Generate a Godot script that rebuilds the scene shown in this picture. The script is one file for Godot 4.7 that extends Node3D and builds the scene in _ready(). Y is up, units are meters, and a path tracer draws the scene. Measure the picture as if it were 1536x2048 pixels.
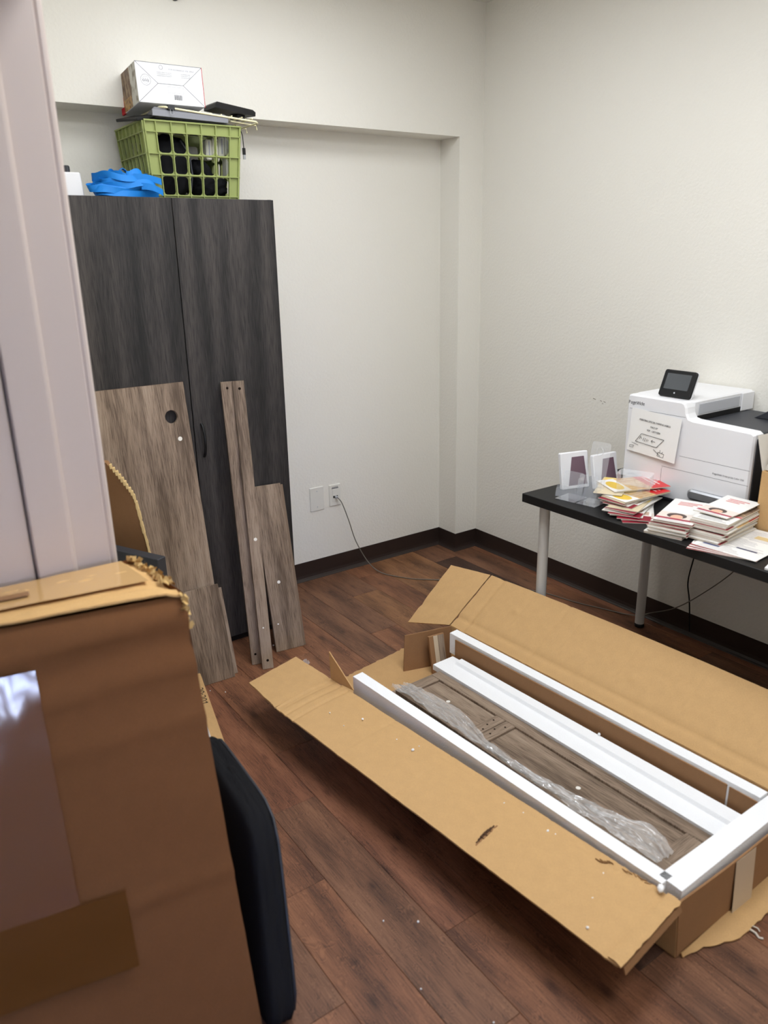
extends Node3D

# ---------------------------------------------------------------- helpers
var M := {}                      # materials
var taken := {}                  # names in use at top level
var uvo := Vector2.ZERO          # offset added to planar texture coordinates
var font: SystemFont
const I := Transform3D.IDENTITY

func V(x: float, y: float, z: float) -> Vector3: return Vector3(x, y, z)
func T(x: float, y: float, z: float) -> Transform3D: return Transform3D(Basis(), Vector3(x, y, z))
func TR(o: Vector3, e: Vector3) -> Transform3D: return Transform3D(Basis.from_euler(e), o)
func frame(o: Vector3, x: Vector3, y: Vector3) -> Transform3D:
	var bx := x.normalized()
	var by := (y - bx * bx.dot(y)).normalized()
	return Transform3D(Basis(bx, by, bx.cross(by)), o)

func numbered(called: String) -> String:
	if not taken.has(called):
		taken[called] = 0
		return called
	taken[called] += 1
	return "%s_%03d" % [called, taken[called]]

func new_st() -> SurfaceTool:
	var s := SurfaceTool.new()
	s.begin(Mesh.PRIMITIVE_TRIANGLES)
	return s

func tri(s: SurfaceTool, p: Array, n: Array, uv: Array) -> void:
	# p counter-clockwise seen from outside; Godot wants clockwise
	for k in [0, 2, 1]:
		s.set_normal(n[k])
		s.set_uv(uv[k])
		s.add_vertex(p[k])

func planar(p: Vector3, n: Vector3) -> Vector2:
	var a := n.abs()
	if a.y >= a.x and a.y >= a.z: return Vector2(p.x, p.z) + uvo
	if a.x >= a.z: return Vector2(p.z, p.y) + uvo
	return Vector2(p.x, p.y) + uvo

# a flat face with its corners counter-clockwise seen from outside, in local axes
func face(s: SurfaceTool, pts: Array, xf := I) -> void:
	var n: Vector3 = (pts[1] - pts[0]).cross(pts[2] - pts[0]).normalized()
	if pts.size() == 4 and n == Vector3.ZERO: n = (pts[2] - pts[0]).cross(pts[3] - pts[0]).normalized()
	var wn: Vector3 = (xf.basis * n).normalized()
	for k in range(1, pts.size() - 1):
		tri(s, [xf * pts[0], xf * pts[k], xf * pts[k + 1]], [wn, wn, wn], [planar(pts[0], n), planar(pts[k], n), planar(pts[k + 1], n)])

# a box from lo to hi with chamfered edges
func box(s: SurfaceTool, lo: Vector3, hi: Vector3, bevel := 0.0, xf := I) -> void:
	var b: float = minf(bevel, 0.49 * minf(hi.x - lo.x, minf(hi.y - lo.y, hi.z - lo.z)))
	var c := (lo + hi) / 2.0
	var h := (hi - lo) / 2.0
	var axes := [Vector3.RIGHT, Vector3.UP, Vector3.BACK]
	for k in 3:
		for sg in [1.0, -1.0]:
			var a: Vector3 = axes[k] * sg
			var u: Vector3 = axes[(k + 1) % 3]
			var w: Vector3 = axes[(k + 2) % 3] * sg
			var hu: Vector3 = u * (h[(k + 1) % 3] - b)
			var hw: Vector3 = w * (h[(k + 2) % 3] - b)
			var o: Vector3 = c + a * h[k]
			face(s, [o - hu - hw, o + hu - hw, o + hu + hw, o - hu + hw], xf)
	if b <= 0.0: return
	for k in 3:      # edges along axis k
		var u := (k + 1) % 3
		var w := (k + 2) % 3
		for su in [1.0, -1.0]:
			for sw in [1.0, -1.0]:
				var p := Vector3.ZERO
				var q := Vector3.ZERO
				p[u] = su * h[u]; p[w] = sw * (h[w] - b)
				q[u] = su * (h[u] - b); q[w] = sw * h[w]
				var e: Vector3 = axes[k] * (h[k] - b)
				if su * sw > 0: face(s, [c + p - e, c + q - e, c + q + e, c + p + e], xf)
				else: face(s, [c + p + e, c + q + e, c + q - e, c + p - e], xf)
	for sx in [1.0, -1.0]:
		for sy in [1.0, -1.0]:
			for sz in [1.0, -1.0]:
				var a1 := c + Vector3(sx * h.x, sy * (h.y - b), sz * (h.z - b))
				var a2 := c + Vector3(sx * (h.x - b), sy * h.y, sz * (h.z - b))
				var a3 := c + Vector3(sx * (h.x - b), sy * (h.y - b), sz * h.z)
				face(s, [a1, a2, a3] if sx * sy * sz > 0 else [a1, a3, a2], xf)

# six-sided solid from its corners: bottom four then top four, each counter-clockwise seen from above
func hexa(s: SurfaceTool, c: Array) -> void:
	face(s, [c[3], c[2], c[1], c[0]])
	face(s, [c[4], c[5], c[6], c[7]])
	for k in 4:
		var j := (k + 1) % 4
		face(s, [c[k], c[j], c[j + 4], c[k + 4]])

# a grid surface from f(u, v); thickness makes it a sheet with two sides and edges
func sheet(s: SurfaceTool, nu: int, nv: int, f: Callable, thick := 0.0, su := 1.0, sv := 1.0, flat := false) -> void:
	var P := []
	for j in nv + 1:
		var row := []
		for i in nu + 1: row.append(f.call(float(i) / nu, float(j) / nv))
		P.append(row)
	var N := []
	for j in nv + 1:
		var row := []
		for i in nu + 1:
			var du: Vector3 = P[j][mini(i + 1, nu)] - P[j][maxi(i - 1, 0)]
			var dv: Vector3 = P[mini(j + 1, nv)][i] - P[maxi(j - 1, 0)][i]
			row.append(du.cross(dv).normalized())
		N.append(row)
	for side in ([1.0] if thick == 0.0 else [1.0, -1.0]):
		for j in nv:
			for i in nu:
				var ix := [[i, j], [i + 1, j], [i + 1, j + 1], [i, j + 1]]
				var p := ix.map(func(k): return P[k[1]][k[0]] + N[k[1]][k[0]] * thick * 0.5 * side)
				var n := ix.map(func(k): return N[k[1]][k[0]] * side)
				if flat:
					var fn: Vector3 = ((p[1] - p[0]).cross(p[2] - p[0]) + (p[2] - p[0]).cross(p[3] - p[0])).normalized() * side
					n = [fn, fn, fn, fn]
				var uv := ix.map(func(k): return Vector2(k[0] * su / nu, k[1] * sv / nv) + uvo)
				for t in ([[0, 1, 2], [0, 2, 3]] if side > 0 else [[0, 2, 1], [0, 3, 2]]):
					tri(s, t.map(func(k): return p[k]), t.map(func(k): return n[k]), t.map(func(k): return uv[k]))
	if thick > 0.0:
		var rim := []
		for i in nu: rim.append([i, 0])
		for j in nv: rim.append([nu, j])
		for i in nu: rim.append([nu - i, nv])
		for j in nv: rim.append([0, nv - j])
		for k in rim.size():
			var a: Array = rim[k]
			var b: Array = rim[(k + 1) % rim.size()]
			var pa: Vector3 = P[a[1]][a[0]]
			var pb: Vector3 = P[b[1]][b[0]]
			var na: Vector3 = N[a[1]][a[0]] * thick * 0.5
			var nb: Vector3 = N[b[1]][b[0]] * thick * 0.5
			face(s, [pa - na, pb - nb, pb + nb, pa + na])

func tube(s: SurfaceTool, pts: Array, r: float, sides := 8, xf := I, flatten := 1.0) -> void:
	var rings := []
	var norms := []
	var up := Vector3.UP
	for k in pts.size():
		var d: Vector3 = (pts[mini(k + 1, pts.size() - 1)] - pts[maxi(k - 1, 0)]).normalized()
		if k == 0 and absf(d.dot(up)) > 0.9: up = Vector3.RIGHT
		up = (up - d * d.dot(up)).normalized()
		var side := d.cross(up)
		var ring := []
		var nn := []
		for i in sides:
			var a := TAU * i / sides
			var n := side * cos(a) + up * sin(a)
			nn.append((xf.basis * n).normalized())
			ring.append(xf * (pts[k] + side * cos(a) * r + up * sin(a) * r * flatten))
		rings.append(ring)
		norms.append(nn)
	var z := Vector2.ZERO
	for k in pts.size() - 1:
		for i in sides:
			var j := (i + 1) % sides
			var p := [rings[k][i], rings[k + 1][i], rings[k + 1][j], rings[k][j]]
			var n := [norms[k][i], norms[k + 1][i], norms[k + 1][j], norms[k][j]]
			tri(s, [p[0], p[1], p[2]], [n[0], n[1], n[2]], [z, z, z])
			tri(s, [p[0], p[2], p[3]], [n[0], n[2], n[3]], [z, z, z])
	for e in [0, pts.size() - 1]:
		var c: Vector3 = xf * pts[e]
		for i in sides:
			var j := (i + 1) % sides
			var q := [rings[e][i], rings[e][j]] if e == 0 else [rings[e][j], rings[e][i]]
			var n: Vector3 = (q[0] - c).cross(q[1] - c).normalized()
			tri(s, [c, q[0], q[1]], [n, n, n], [z, z, z])

# profile of (radius, height) points turned round y
func lathe(s: SurfaceTool, outline: Array, segs := 24, xf := I) -> void:
	# outlines are written from the top centre outwards and down
	var prof := outline.duplicate()
	prof.reverse()
	for k in prof.size() - 1:
		var p: Vector2 = prof[k]
		var q: Vector2 = prof[k + 1]
		var d := (q - p).normalized()
		for i in segs:
			var a := TAU * i / segs
			var b := TAU * (i + 1) / segs
			var ca := V(cos(a), 0, sin(a))
			var cb := V(cos(b), 0, sin(b))
			var na: Vector3 = (xf.basis * (ca * d.y - Vector3.UP * d.x)).normalized()
			var nb: Vector3 = (xf.basis * (cb * d.y - Vector3.UP * d.x)).normalized()
			var pa: Vector3 = xf * (ca * p.x + Vector3.UP * p.y)
			var pb: Vector3 = xf * (cb * p.x + Vector3.UP * p.y)
			var qa: Vector3 = xf * (ca * q.x + Vector3.UP * q.y)
			var qb: Vector3 = xf * (cb * q.x + Vector3.UP * q.y)
			var u := Vector2(float(i) / segs, p.y)
			if p.x > 0.0: tri(s, [pa, qa, pb], [na, na, nb], [u, u, u])
			if q.x > 0.0: tri(s, [pb, qa, qb], [nb, na, nb], [u, u, u])

# polygon (counter-clockwise, in local xy) pulled along +z from z0 to z1; bevel rounds the far edge
func extrude(s: SurfaceTool, poly: Array, z0: float, z1: float, bevel := 0.0, xf := I) -> void:
	var n := poly.size()
	var inner := []
	for k in n:
		var a: Vector2 = poly[(k + n - 1) % n]
		var b: Vector2 = poly[k]
		var c: Vector2 = poly[(k + 1) % n]
		var d1 := (b - a).normalized()
		var d2 := (c - b).normalized()
		var m := Vector2(-d1.y - d2.y, d1.x + d2.x)
		m = m / maxf(0.3, (1.0 + d1.dot(d2)))
		inner.append(b + m * bevel)
	var mid := z1 - bevel
	for k in n:
		var j := (k + 1) % n
		var p: Vector2 = poly[k]
		var q: Vector2 = poly[j]
		face(s, [V(p.x, p.y, z0), V(q.x, q.y, z0), V(q.x, q.y, mid), V(p.x, p.y, mid)], xf)
		if bevel > 0.0:
			var ip: Vector2 = inner[k]
			var iq: Vector2 = inner[j]
			face(s, [V(p.x, p.y, mid), V(q.x, q.y, mid), V(iq.x, iq.y, z1), V(ip.x, ip.y, z1)], xf)
	var flat := PackedVector2Array(inner)
	var ix := Geometry2D.triangulate_polygon(flat)
	for k in range(0, ix.size(), 3):
		var t := [ix[k], ix[k + 1], ix[k + 2]]
		var ar: float = (flat[t[1]] - flat[t[0]]).cross(flat[t[2]] - flat[t[0]])
		if ar < 0: t = [t[0], t[2], t[1]]
		face(s, t.map(func(i): return V(inner[i].x, inner[i].y, z1)), xf)
		face(s, [t[0], t[2], t[1]].map(func(i): return V(poly[i].x, poly[i].y, z0)), xf)

func rrect(x0: float, y0: float, x1: float, y1: float, r: float, seg := 4) -> Array:
	var out := []
	for c in [[x1 - r, y0 + r, -PI / 2], [x1 - r, y1 - r, 0.0], [x0 + r, y1 - r, PI / 2], [x0 + r, y0 + r, PI]]:
		for k in seg + 1:
			var a: float = c[2] + PI / 2 * k / seg
			out.append(Vector2(c[0] + r * cos(a), c[1] + r * sin(a)))
	return out

# a soft closed body: a rounded box whose surface is pushed about by noise
func blob(s: SurfaceTool, size: Vector3, pw: float, bump: float, seed_: int, xf := I, nu := 28, nv := 16) -> void:
	var nz := FastNoiseLite.new()
	nz.seed = seed_
	nz.frequency = 1.0
	var pt := func(u: float, v: float) -> Vector3:
		var a := u * TAU
		var b := (v - 0.5) * PI
		var d := V(cos(a) * cos(b), sin(b), -sin(a) * cos(b))
		var l := pow(pow(absf(d.x), pw) + pow(absf(d.y), pw) + pow(absf(d.z), pw), 1.0 / pw)
		d = d / l
		d *= 1.0 + bump * nz.get_noise_3dv(d * 1.6) + bump * 0.5 * nz.get_noise_3dv(d * 4.0)
		return xf * V(d.x * size.x / 2, d.y * size.y / 2, d.z * size.z / 2)
	sheet(s, nu, nv, pt)

func obj(called: String, s: Variant, mat: Material, parent: Node3D = null, xf := I) -> MeshInstance3D:
	var o := MeshInstance3D.new()
	o.mesh = s.commit() if s is SurfaceTool else s
	o.material_override = mat
	o.transform = xf
	if parent:
		o.name = called
		parent.add_child(o, true)
	else:
		o.name = numbered(called)
		add_child(o, true)
	return o

func tag(o: Node3D, label: String, category: String, group := "") -> Node3D:
	o.set_meta("label", label)
	o.set_meta("category", category)
	if group: o.set_meta("group", group)
	return o

func thing(called: String, label: String, category: String, xf := I, group := "") -> Node3D:
	var o := Node3D.new()
	o.name = numbered(called)
	o.transform = xf
	add_child(o)
	tag(o, label, category, group)
	return o

func setting(called: String, s: Variant, mat: Material) -> MeshInstance3D:
	var o := obj(called, s, mat)
	o.set_meta("kind", "structure")
	return o

func letters(text: String, size: float, at: Transform3D, parent: Node3D, mat: Material, depth := 0.0004, called := "lettering", align := HORIZONTAL_ALIGNMENT_CENTER) -> void:
	var t := TextMesh.new()
	t.text = text
	t.font = font
	t.font_size = 24
	t.pixel_size = size / 24.0
	t.depth = depth
	t.curve_step = 2.0
	t.horizontal_alignment = align
	obj(called, t, mat, parent, at)

# ---------------------------------------------------------------- materials
func mk(c: Color, rough := 0.7, spec := 0.5) -> StandardMaterial3D:
	var m := StandardMaterial3D.new()
	m.albedo_color = c
	m.roughness = rough
	m.metallic_specular = spec
	return m

func rgb(r: int, g: int, b: int) -> Color: return Color(r / 255.0, g / 255.0, b / 255.0)

func noise_tex(freq: float, seed_: int, bump: float, as_normal := true, octaves := 4, size := 512) -> NoiseTexture2D:
	var n := FastNoiseLite.new()
	n.noise_type = FastNoiseLite.TYPE_SIMPLEX_SMOOTH
	n.seed = seed_
	n.frequency = freq
	n.fractal_octaves = octaves
	var t := NoiseTexture2D.new()
	t.width = size
	t.height = size
	t.seamless = true
	t.noise = n
	t.as_normal_map = as_normal
	t.bump_strength = bump
	return t

# wood seen on a w x h pixel board; wm, hm its size in metres; knots as (u, v, radius)
func wood_img(seed_: int, w: int, h: int, wm: float, hm: float, dark: Color, mid: Color, light: Color, ring: float, fiber: float, knots: Array, patch := 0.35, along := 1.6, ringw := 0.62, swirl := 0.0) -> ImageTexture:
	var a := FastNoiseLite.new(); a.seed = seed_; a.frequency = 1.0; a.fractal_octaves = 2
	var b := FastNoiseLite.new(); b.seed = seed_ + 7; b.frequency = 1.0; b.fractal_octaves = 2
	var c := FastNoiseLite.new(); c.seed = seed_ + 13; c.frequency = 1.0; c.fractal_octaves = 3
	var data := PackedByteArray()
	data.resize(w * h * 3)
	var q := 0
	for y in h:
		var ym := y * hm / h
		for x in w:
			var xm := x * wm / w
			var f: float = a.get_noise_2d(xm * 7.0 + swirl * c.get_noise_2d(xm * 12.0, ym * 6.0), ym * along + swirl * 0.6 * b.get_noise_2d(xm * 8.0 + 70.0, ym * 5.0)) * 2.2
			var kn := 0.0
			for k in knots:
				var dx: float = (xm - k.x * wm) / k.z
				var dy: float = (ym - k.y * hm) / (k.z * 2.2)
				var d2 := dx * dx + dy * dy
				if d2 < 12.0:
					f += exp(-d2 * 0.5) * 1.3
					kn = maxf(kn, exp(-d2 * 2.5))
			var r := f * ring
			r -= floorf(r)
			r = r * r * (1.0 - r) * 4.0          # soft rise, sharp fall of a growth ring
			var fb: float = b.get_noise_2d(xm * 420.0, ym * 9.0)
			var pt: float = c.get_noise_2d(xm * 9.0 + 31.0, ym * along * 1.5)
			var t := 0.5 + (0.45 - r) * ringw + fb * fiber + pt * patch
			t -= kn * 0.34
			if fb < -0.36: t -= 0.16
			var col: Color = dark.lerp(mid, clampf(t * 2.0, 0, 1)) if t < 0.5 else mid.lerp(light, clampf(t * 2.0 - 1.0, 0, 1))
			data[q] = int(clampf(col.r, 0, 1) * 255.0); data[q + 1] = int(clampf(col.g, 0, 1) * 255.0); data[q + 2] = int(clampf(col.b, 0, 1) * 255.0)
			q += 3
	var im := Image.create_from_data(w, h, false, Image.FORMAT_RGB8, data)
	return ImageTexture.create_from_image(im)

func textured(t: Texture2D, rough: float, sx := 1.0, sy := 1.0, spec := 0.5) -> StandardMaterial3D:
	var m := mk(Color.WHITE, rough, spec)
	m.albedo_texture = t
	m.uv1_scale = V(sx, sy, 1)
	return m

func cardboard(c: Color, seed_: int) -> StandardMaterial3D:
	var w := 256
	var n := FastNoiseLite.new(); n.seed = seed_; n.frequency = 0.02; n.fractal_octaves = 3
	var f := FastNoiseLite.new(); f.seed = seed_ + 3; f.frequency = 0.5; f.fractal_octaves = 2
	var im := Image.create(w, w, false, Image.FORMAT_RGB8)
	for y in w:
		for x in w:
			var k := 1.0 + n.get_noise_2d(x, y) * 0.018 + f.get_noise_2d(x * 0.25, y) * 0.03 + f.get_noise_2d(x, y * 0.2 + 99) * 0.025
			im.set_pixel(x, y, Color(c.r * k, c.g * k, c.b * k))
	var m := textured(ImageTexture.create_from_image(im), 0.8, 4, 4, 0.35)
	return m

func make_materials() -> void:
	font = SystemFont.new()
	font.font_names = PackedStringArray(["Droid Sans"])
	# painted, lightly orange-peeled walls
	M.wall = mk(rgb(231, 228, 219), 0.75, 0.3)
	M.wall.uv1_triplanar = true
	M.wall.uv1_world_triplanar = true
	M.wall.uv1_scale = V(2.2, 2.2, 2.2)
	M.wall.normal_enabled = true
	M.wall.normal_texture = noise_tex(0.05, 4, 5.0)
	M.wall.normal_scale = 0.2
	M.ceiling = mk(rgb(228, 226, 218), 0.9, 0.2)
	M.trim = mk(rgb(196, 182, 174), 0.3, 0.5)
	M.rubber = mk(rgb(44, 33, 29), 0.42, 0.5)
	M.white = mk(rgb(232, 232, 234), 0.42, 0.5)
	M.plate = mk(rgb(224, 222, 214), 0.35, 0.5)
	M.black = mk(rgb(17, 17, 18), 0.5, 0.4)
	M.charcoal = mk(rgb(46, 48, 54), 0.5, 0.5)
	M.table = mk(rgb(20, 20, 21), 0.5, 0.4)
	M.leg = mk(rgb(196, 194, 190), 0.35, 0.5)
	M.steel = mk(rgb(170, 172, 176), 0.35, 0.5); M.steel.metallic = 0.75
	M.silver = mk(rgb(128, 129, 134), 0.5, 0.5); M.silver.metallic = 0.4
	M.grey = mk(rgb(186, 188, 194), 0.45, 0.5)
	M.foam = mk(rgb(244, 245, 247), 0.85, 0.25)
	M.foam.normal_enabled = true
	M.foam.normal_texture = noise_tex(0.12, 21, 4.0, true, 2, 256)
	M.foam.uv1_triplanar = true
	M.foam.uv1_scale = V(6, 6, 6)
	M.foam.normal_scale = 0.35
	M.ink = mk(rgb(28, 28, 30), 0.7, 0.3)
	M.greyink = mk(rgb(120, 120, 124), 0.7, 0.3)
	M.redink = mk(rgb(190, 30, 42), 0.6, 0.4)
	M.paper = mk(rgb(238, 237, 234), 0.75, 0.3)
	M.pages = mk(rgb(214, 206, 192), 0.85, 0.2)
	M.cord = mk(rgb(112, 107, 98), 0.5, 0.4)
	M.blackcord = mk(rgb(18, 18, 19), 0.5, 0.4)
	M.green = mk(rgb(146, 156, 92), 0.45, 0.5)
	M.blue = mk(rgb(20, 122, 205), 0.6, 0.4)
	M.cream = mk(rgb(240, 232, 190), 0.45, 0.5)
	M.fabric = mk(rgb(28, 28, 30), 0.85, 0.2)
	M.hole = mk(rgb(30, 22, 18), 0.9, 0.2)
	M.dot = mk(rgb(232, 228, 220), 0.6, 0.4)
	M.card = cardboard(rgb(197, 159, 110), 5)
	M.card_in = cardboard(rgb(190, 152, 105), 15)
	M.card_dark = cardboard(rgb(150, 112, 78), 9)
	M.card_edge = mk(rgb(218, 190, 138), 0.85, 0.2)
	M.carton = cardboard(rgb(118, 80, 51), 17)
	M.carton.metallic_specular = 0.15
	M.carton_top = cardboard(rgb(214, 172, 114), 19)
	M.tape = mk(rgb(112, 76, 52), 0.08, 0.6)
	M.tape_amber = mk(rgb(96, 60, 24), 0.5, 0.2)
	M.tape_clear = mk(rgb(206, 166, 112), 0.1, 0.6)
	M.tape_pale = mk(rgb(205, 186, 160), 0.3, 0.5)
	M.film = mk(Color(1, 1, 1, 0.22), 0.2, 1.0)
	M.film.transparency = BaseMaterial3D.TRANSPARENCY_ALPHA
	M.film_white = mk(Color(0.95, 0.95, 0.95, 0.6), 0.3, 0.6)
	M.film_white.transparency = BaseMaterial3D.TRANSPARENCY_ALPHA
	M.acrylic = mk(Color(0.92, 0.94, 0.97, 0.11), 0.04, 0.8)
	M.acrylic.transparency = BaseMaterial3D.TRANSPARENCY_ALPHA
	M.glass = mk(Color(0.95, 0.97, 1.0, 0.06), 0.02, 0.5)
	M.glass.transparency = BaseMaterial3D.TRANSPARENCY_ALPHA
	M.screen = mk(rgb(74, 78, 82), 0.12, 0.6)
	# woods
	var fl := [
		[rgb(54, 33, 25), rgb(122, 81, 58), rgb(152, 105, 76), 13.0, [V(0.62, 0.22, 0.016), V(0.3, 0.71, 0.02)]],
		[rgb(52, 33, 25), rgb(116, 76, 54), rgb(148, 101, 72), 15.0, [V(0.35, 0.42, 0.018), V(0.7, 0.86, 0.012)]],
		[rgb(50, 34, 27), rgb(108, 74, 55), rgb(138, 99, 74), 12.0, [V(0.55, 0.12, 0.02), V(0.4, 0.55, 0.012)]],
		[rgb(56, 36, 25), rgb(126, 87, 59), rgb(156, 112, 78), 14.0, [V(0.3, 0.9, 0.018)]],
		[rgb(34, 24, 20), rgb(70, 49, 40), rgb(94, 68, 55), 10.0, [V(0.6, 0.6, 0.012)]],
		[rgb(52, 32, 25), rgb(120, 78, 57), rgb(148, 101, 75), 16.0, [V(0.25, 0.3, 0.014), V(0.68, 0.62, 0.022), V(0.45, 0.66, 0.01)]]]
	M.planks = []
	for k in fl.size():
		var d: Array = fl[k]
		M.planks.append(textured(wood_img(100 + k * 31, 192, 1024, 0.1525, 0.914, d[0], d[1], d[2], d[3], 0.24, d[4], 0.42, 1.1, 0.55, 0.55), 0.5, 1, 1, 0.4))
	M.oak = textured(wood_img(311, 448, 1024, 0.45, 1.2, rgb(84, 70, 58), rgb(140, 121, 104), rgb(168, 150, 131), 5.0, 0.34, [V(0.7, 0.3, 0.008), V(0.2, 0.75, 0.007)], 0.75, 0.35, 0.16), 0.6, 1.0 / 0.45, 1.0 / 1.2, 0.35)
	M.oak_edge = mk(rgb(120, 102, 86), 0.7, 0.3)
	M.ebony = textured(wood_img(401, 640, 1024, 0.86, 1.86, rgb(28, 27, 27), rgb(53, 50, 49), rgb(74, 69, 66), 4.0, 0.42, [], 0.7, 0.3, 0.14), 0.55, 1.0 / 0.86, 1.0 / 1.86, 0.4)
	M.hall_floor = textured(M.planks[0].albedo_texture, 0.5, 6.5, 1.1)

# ---------------------------------------------------------------- the scene
func _ready() -> void:
	setup_view_and_light()
	make_materials()
	room()
	foreground()
	wardrobe()
	leaning_boards()
	open_box()
	table_group()
	wall_fittings()

func setup_view_and_light() -> void:
	var cam := Camera3D.new()
	cam.name = "camera"
	var at := CameraAttributesPhysical.new()
	at.frustum_focal_length = 18.13
	at.frustum_focus_distance = 3.6
	at.exposure_aperture = 2.0
	cam.attributes = at
	cam.keep_aspect = Camera3D.KEEP_HEIGHT
	cam.fov = 66.99
	cam.near = 0.05
	cam.far = 200.0
	cam.position = V(-2.8567, 1.6253, 3.1898)
	cam.rotation = V(-0.3211, -0.6058, -0.0194)
	add_child(cam)
	cam.current = true
	var we := WorldEnvironment.new()
	we.name = "environment"
	var e := Environment.new()
	e.tonemap_mode = Environment.TONE_MAPPER_LINEAR
	e.tonemap_exposure = 0.92
	e.sdfgi_enabled = true
	e.ssao_enabled = true
	e.ssil_enabled = true
	var sky := Sky.new()
	var pm := ProceduralSkyMaterial.new()
	pm.sky_top_color = rgb(120, 150, 215)
	pm.sky_horizon_color = rgb(205, 214, 235)
	pm.ground_bottom_color = rgb(60, 58, 54)
	pm.ground_horizon_color = rgb(205, 214, 235)
	pm.sky_energy_multiplier = 6.0
	sky.sky_material = pm
	e.background_mode = Environment.BG_SKY
	e.sky = sky
	we.environment = e
	add_child(we)
	troffer(V(-1.45, 2.75, 0.92), 1.2, 0.6, 1.7, "flat white ceiling light panel nearest the niche wall")
	troffer(V(-1.50, 2.75, 2.05), 1.2, 0.6, 3.1, "flat white ceiling light panel over the middle of the room")
	troffer(V(-1.40, 2.75, 3.35), 1.2, 0.6, 2.1, "flat white ceiling light panel farthest from the niche wall")

# a recessed ceiling panel: frame, glowing diffuser and the light just below it
func troffer(c: Vector3, w: float, d: float, energy: float, label: String) -> void:
	var t := thing("ceiling_light", label, "ceiling light", Transform3D(Basis(), c))
	var s := new_st()
	for q in [[-w / 2 - 0.03, -d / 2 - 0.03, w / 2 + 0.03, -d / 2], [-w / 2 - 0.03, d / 2, w / 2 + 0.03, d / 2 + 0.03], [-w / 2 - 0.03, -d / 2, -w / 2, d / 2], [w / 2, -d / 2, w / 2 + 0.03, d / 2]]:
		box(s, V(q[0], -0.012, q[1]), V(q[2], 0.0, q[3]), 0.002)
	obj("frame", s, mk(rgb(235, 235, 235), 0.5), t)
	var g := mk(rgb(250, 248, 240), 0.5)
	g.emission_enabled = true
	g.emission = Color(0.965, 0.98, 1.0)
	g.emission_energy_multiplier = 0.9
	s = new_st()
	box(s, V(-w / 2, -0.006, -d / 2), V(w / 2, 0.0, d / 2))
	obj("lamp_diffuser", s, g, t)
	var l := AreaLight3D.new()
	l.name = "lamp_light"
	l.area_size = Vector2(w, d)
	l.light_color = Color(0.965, 0.98, 1.0)
	l.light_energy = energy
	l.shadow_enabled = true
	l.area_range = 12.0
	l.transform = Transform3D(Basis.from_euler(V(-PI / 2, 0, 0)), V(0, -0.016, 0))
	t.add_child(l)

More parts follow.
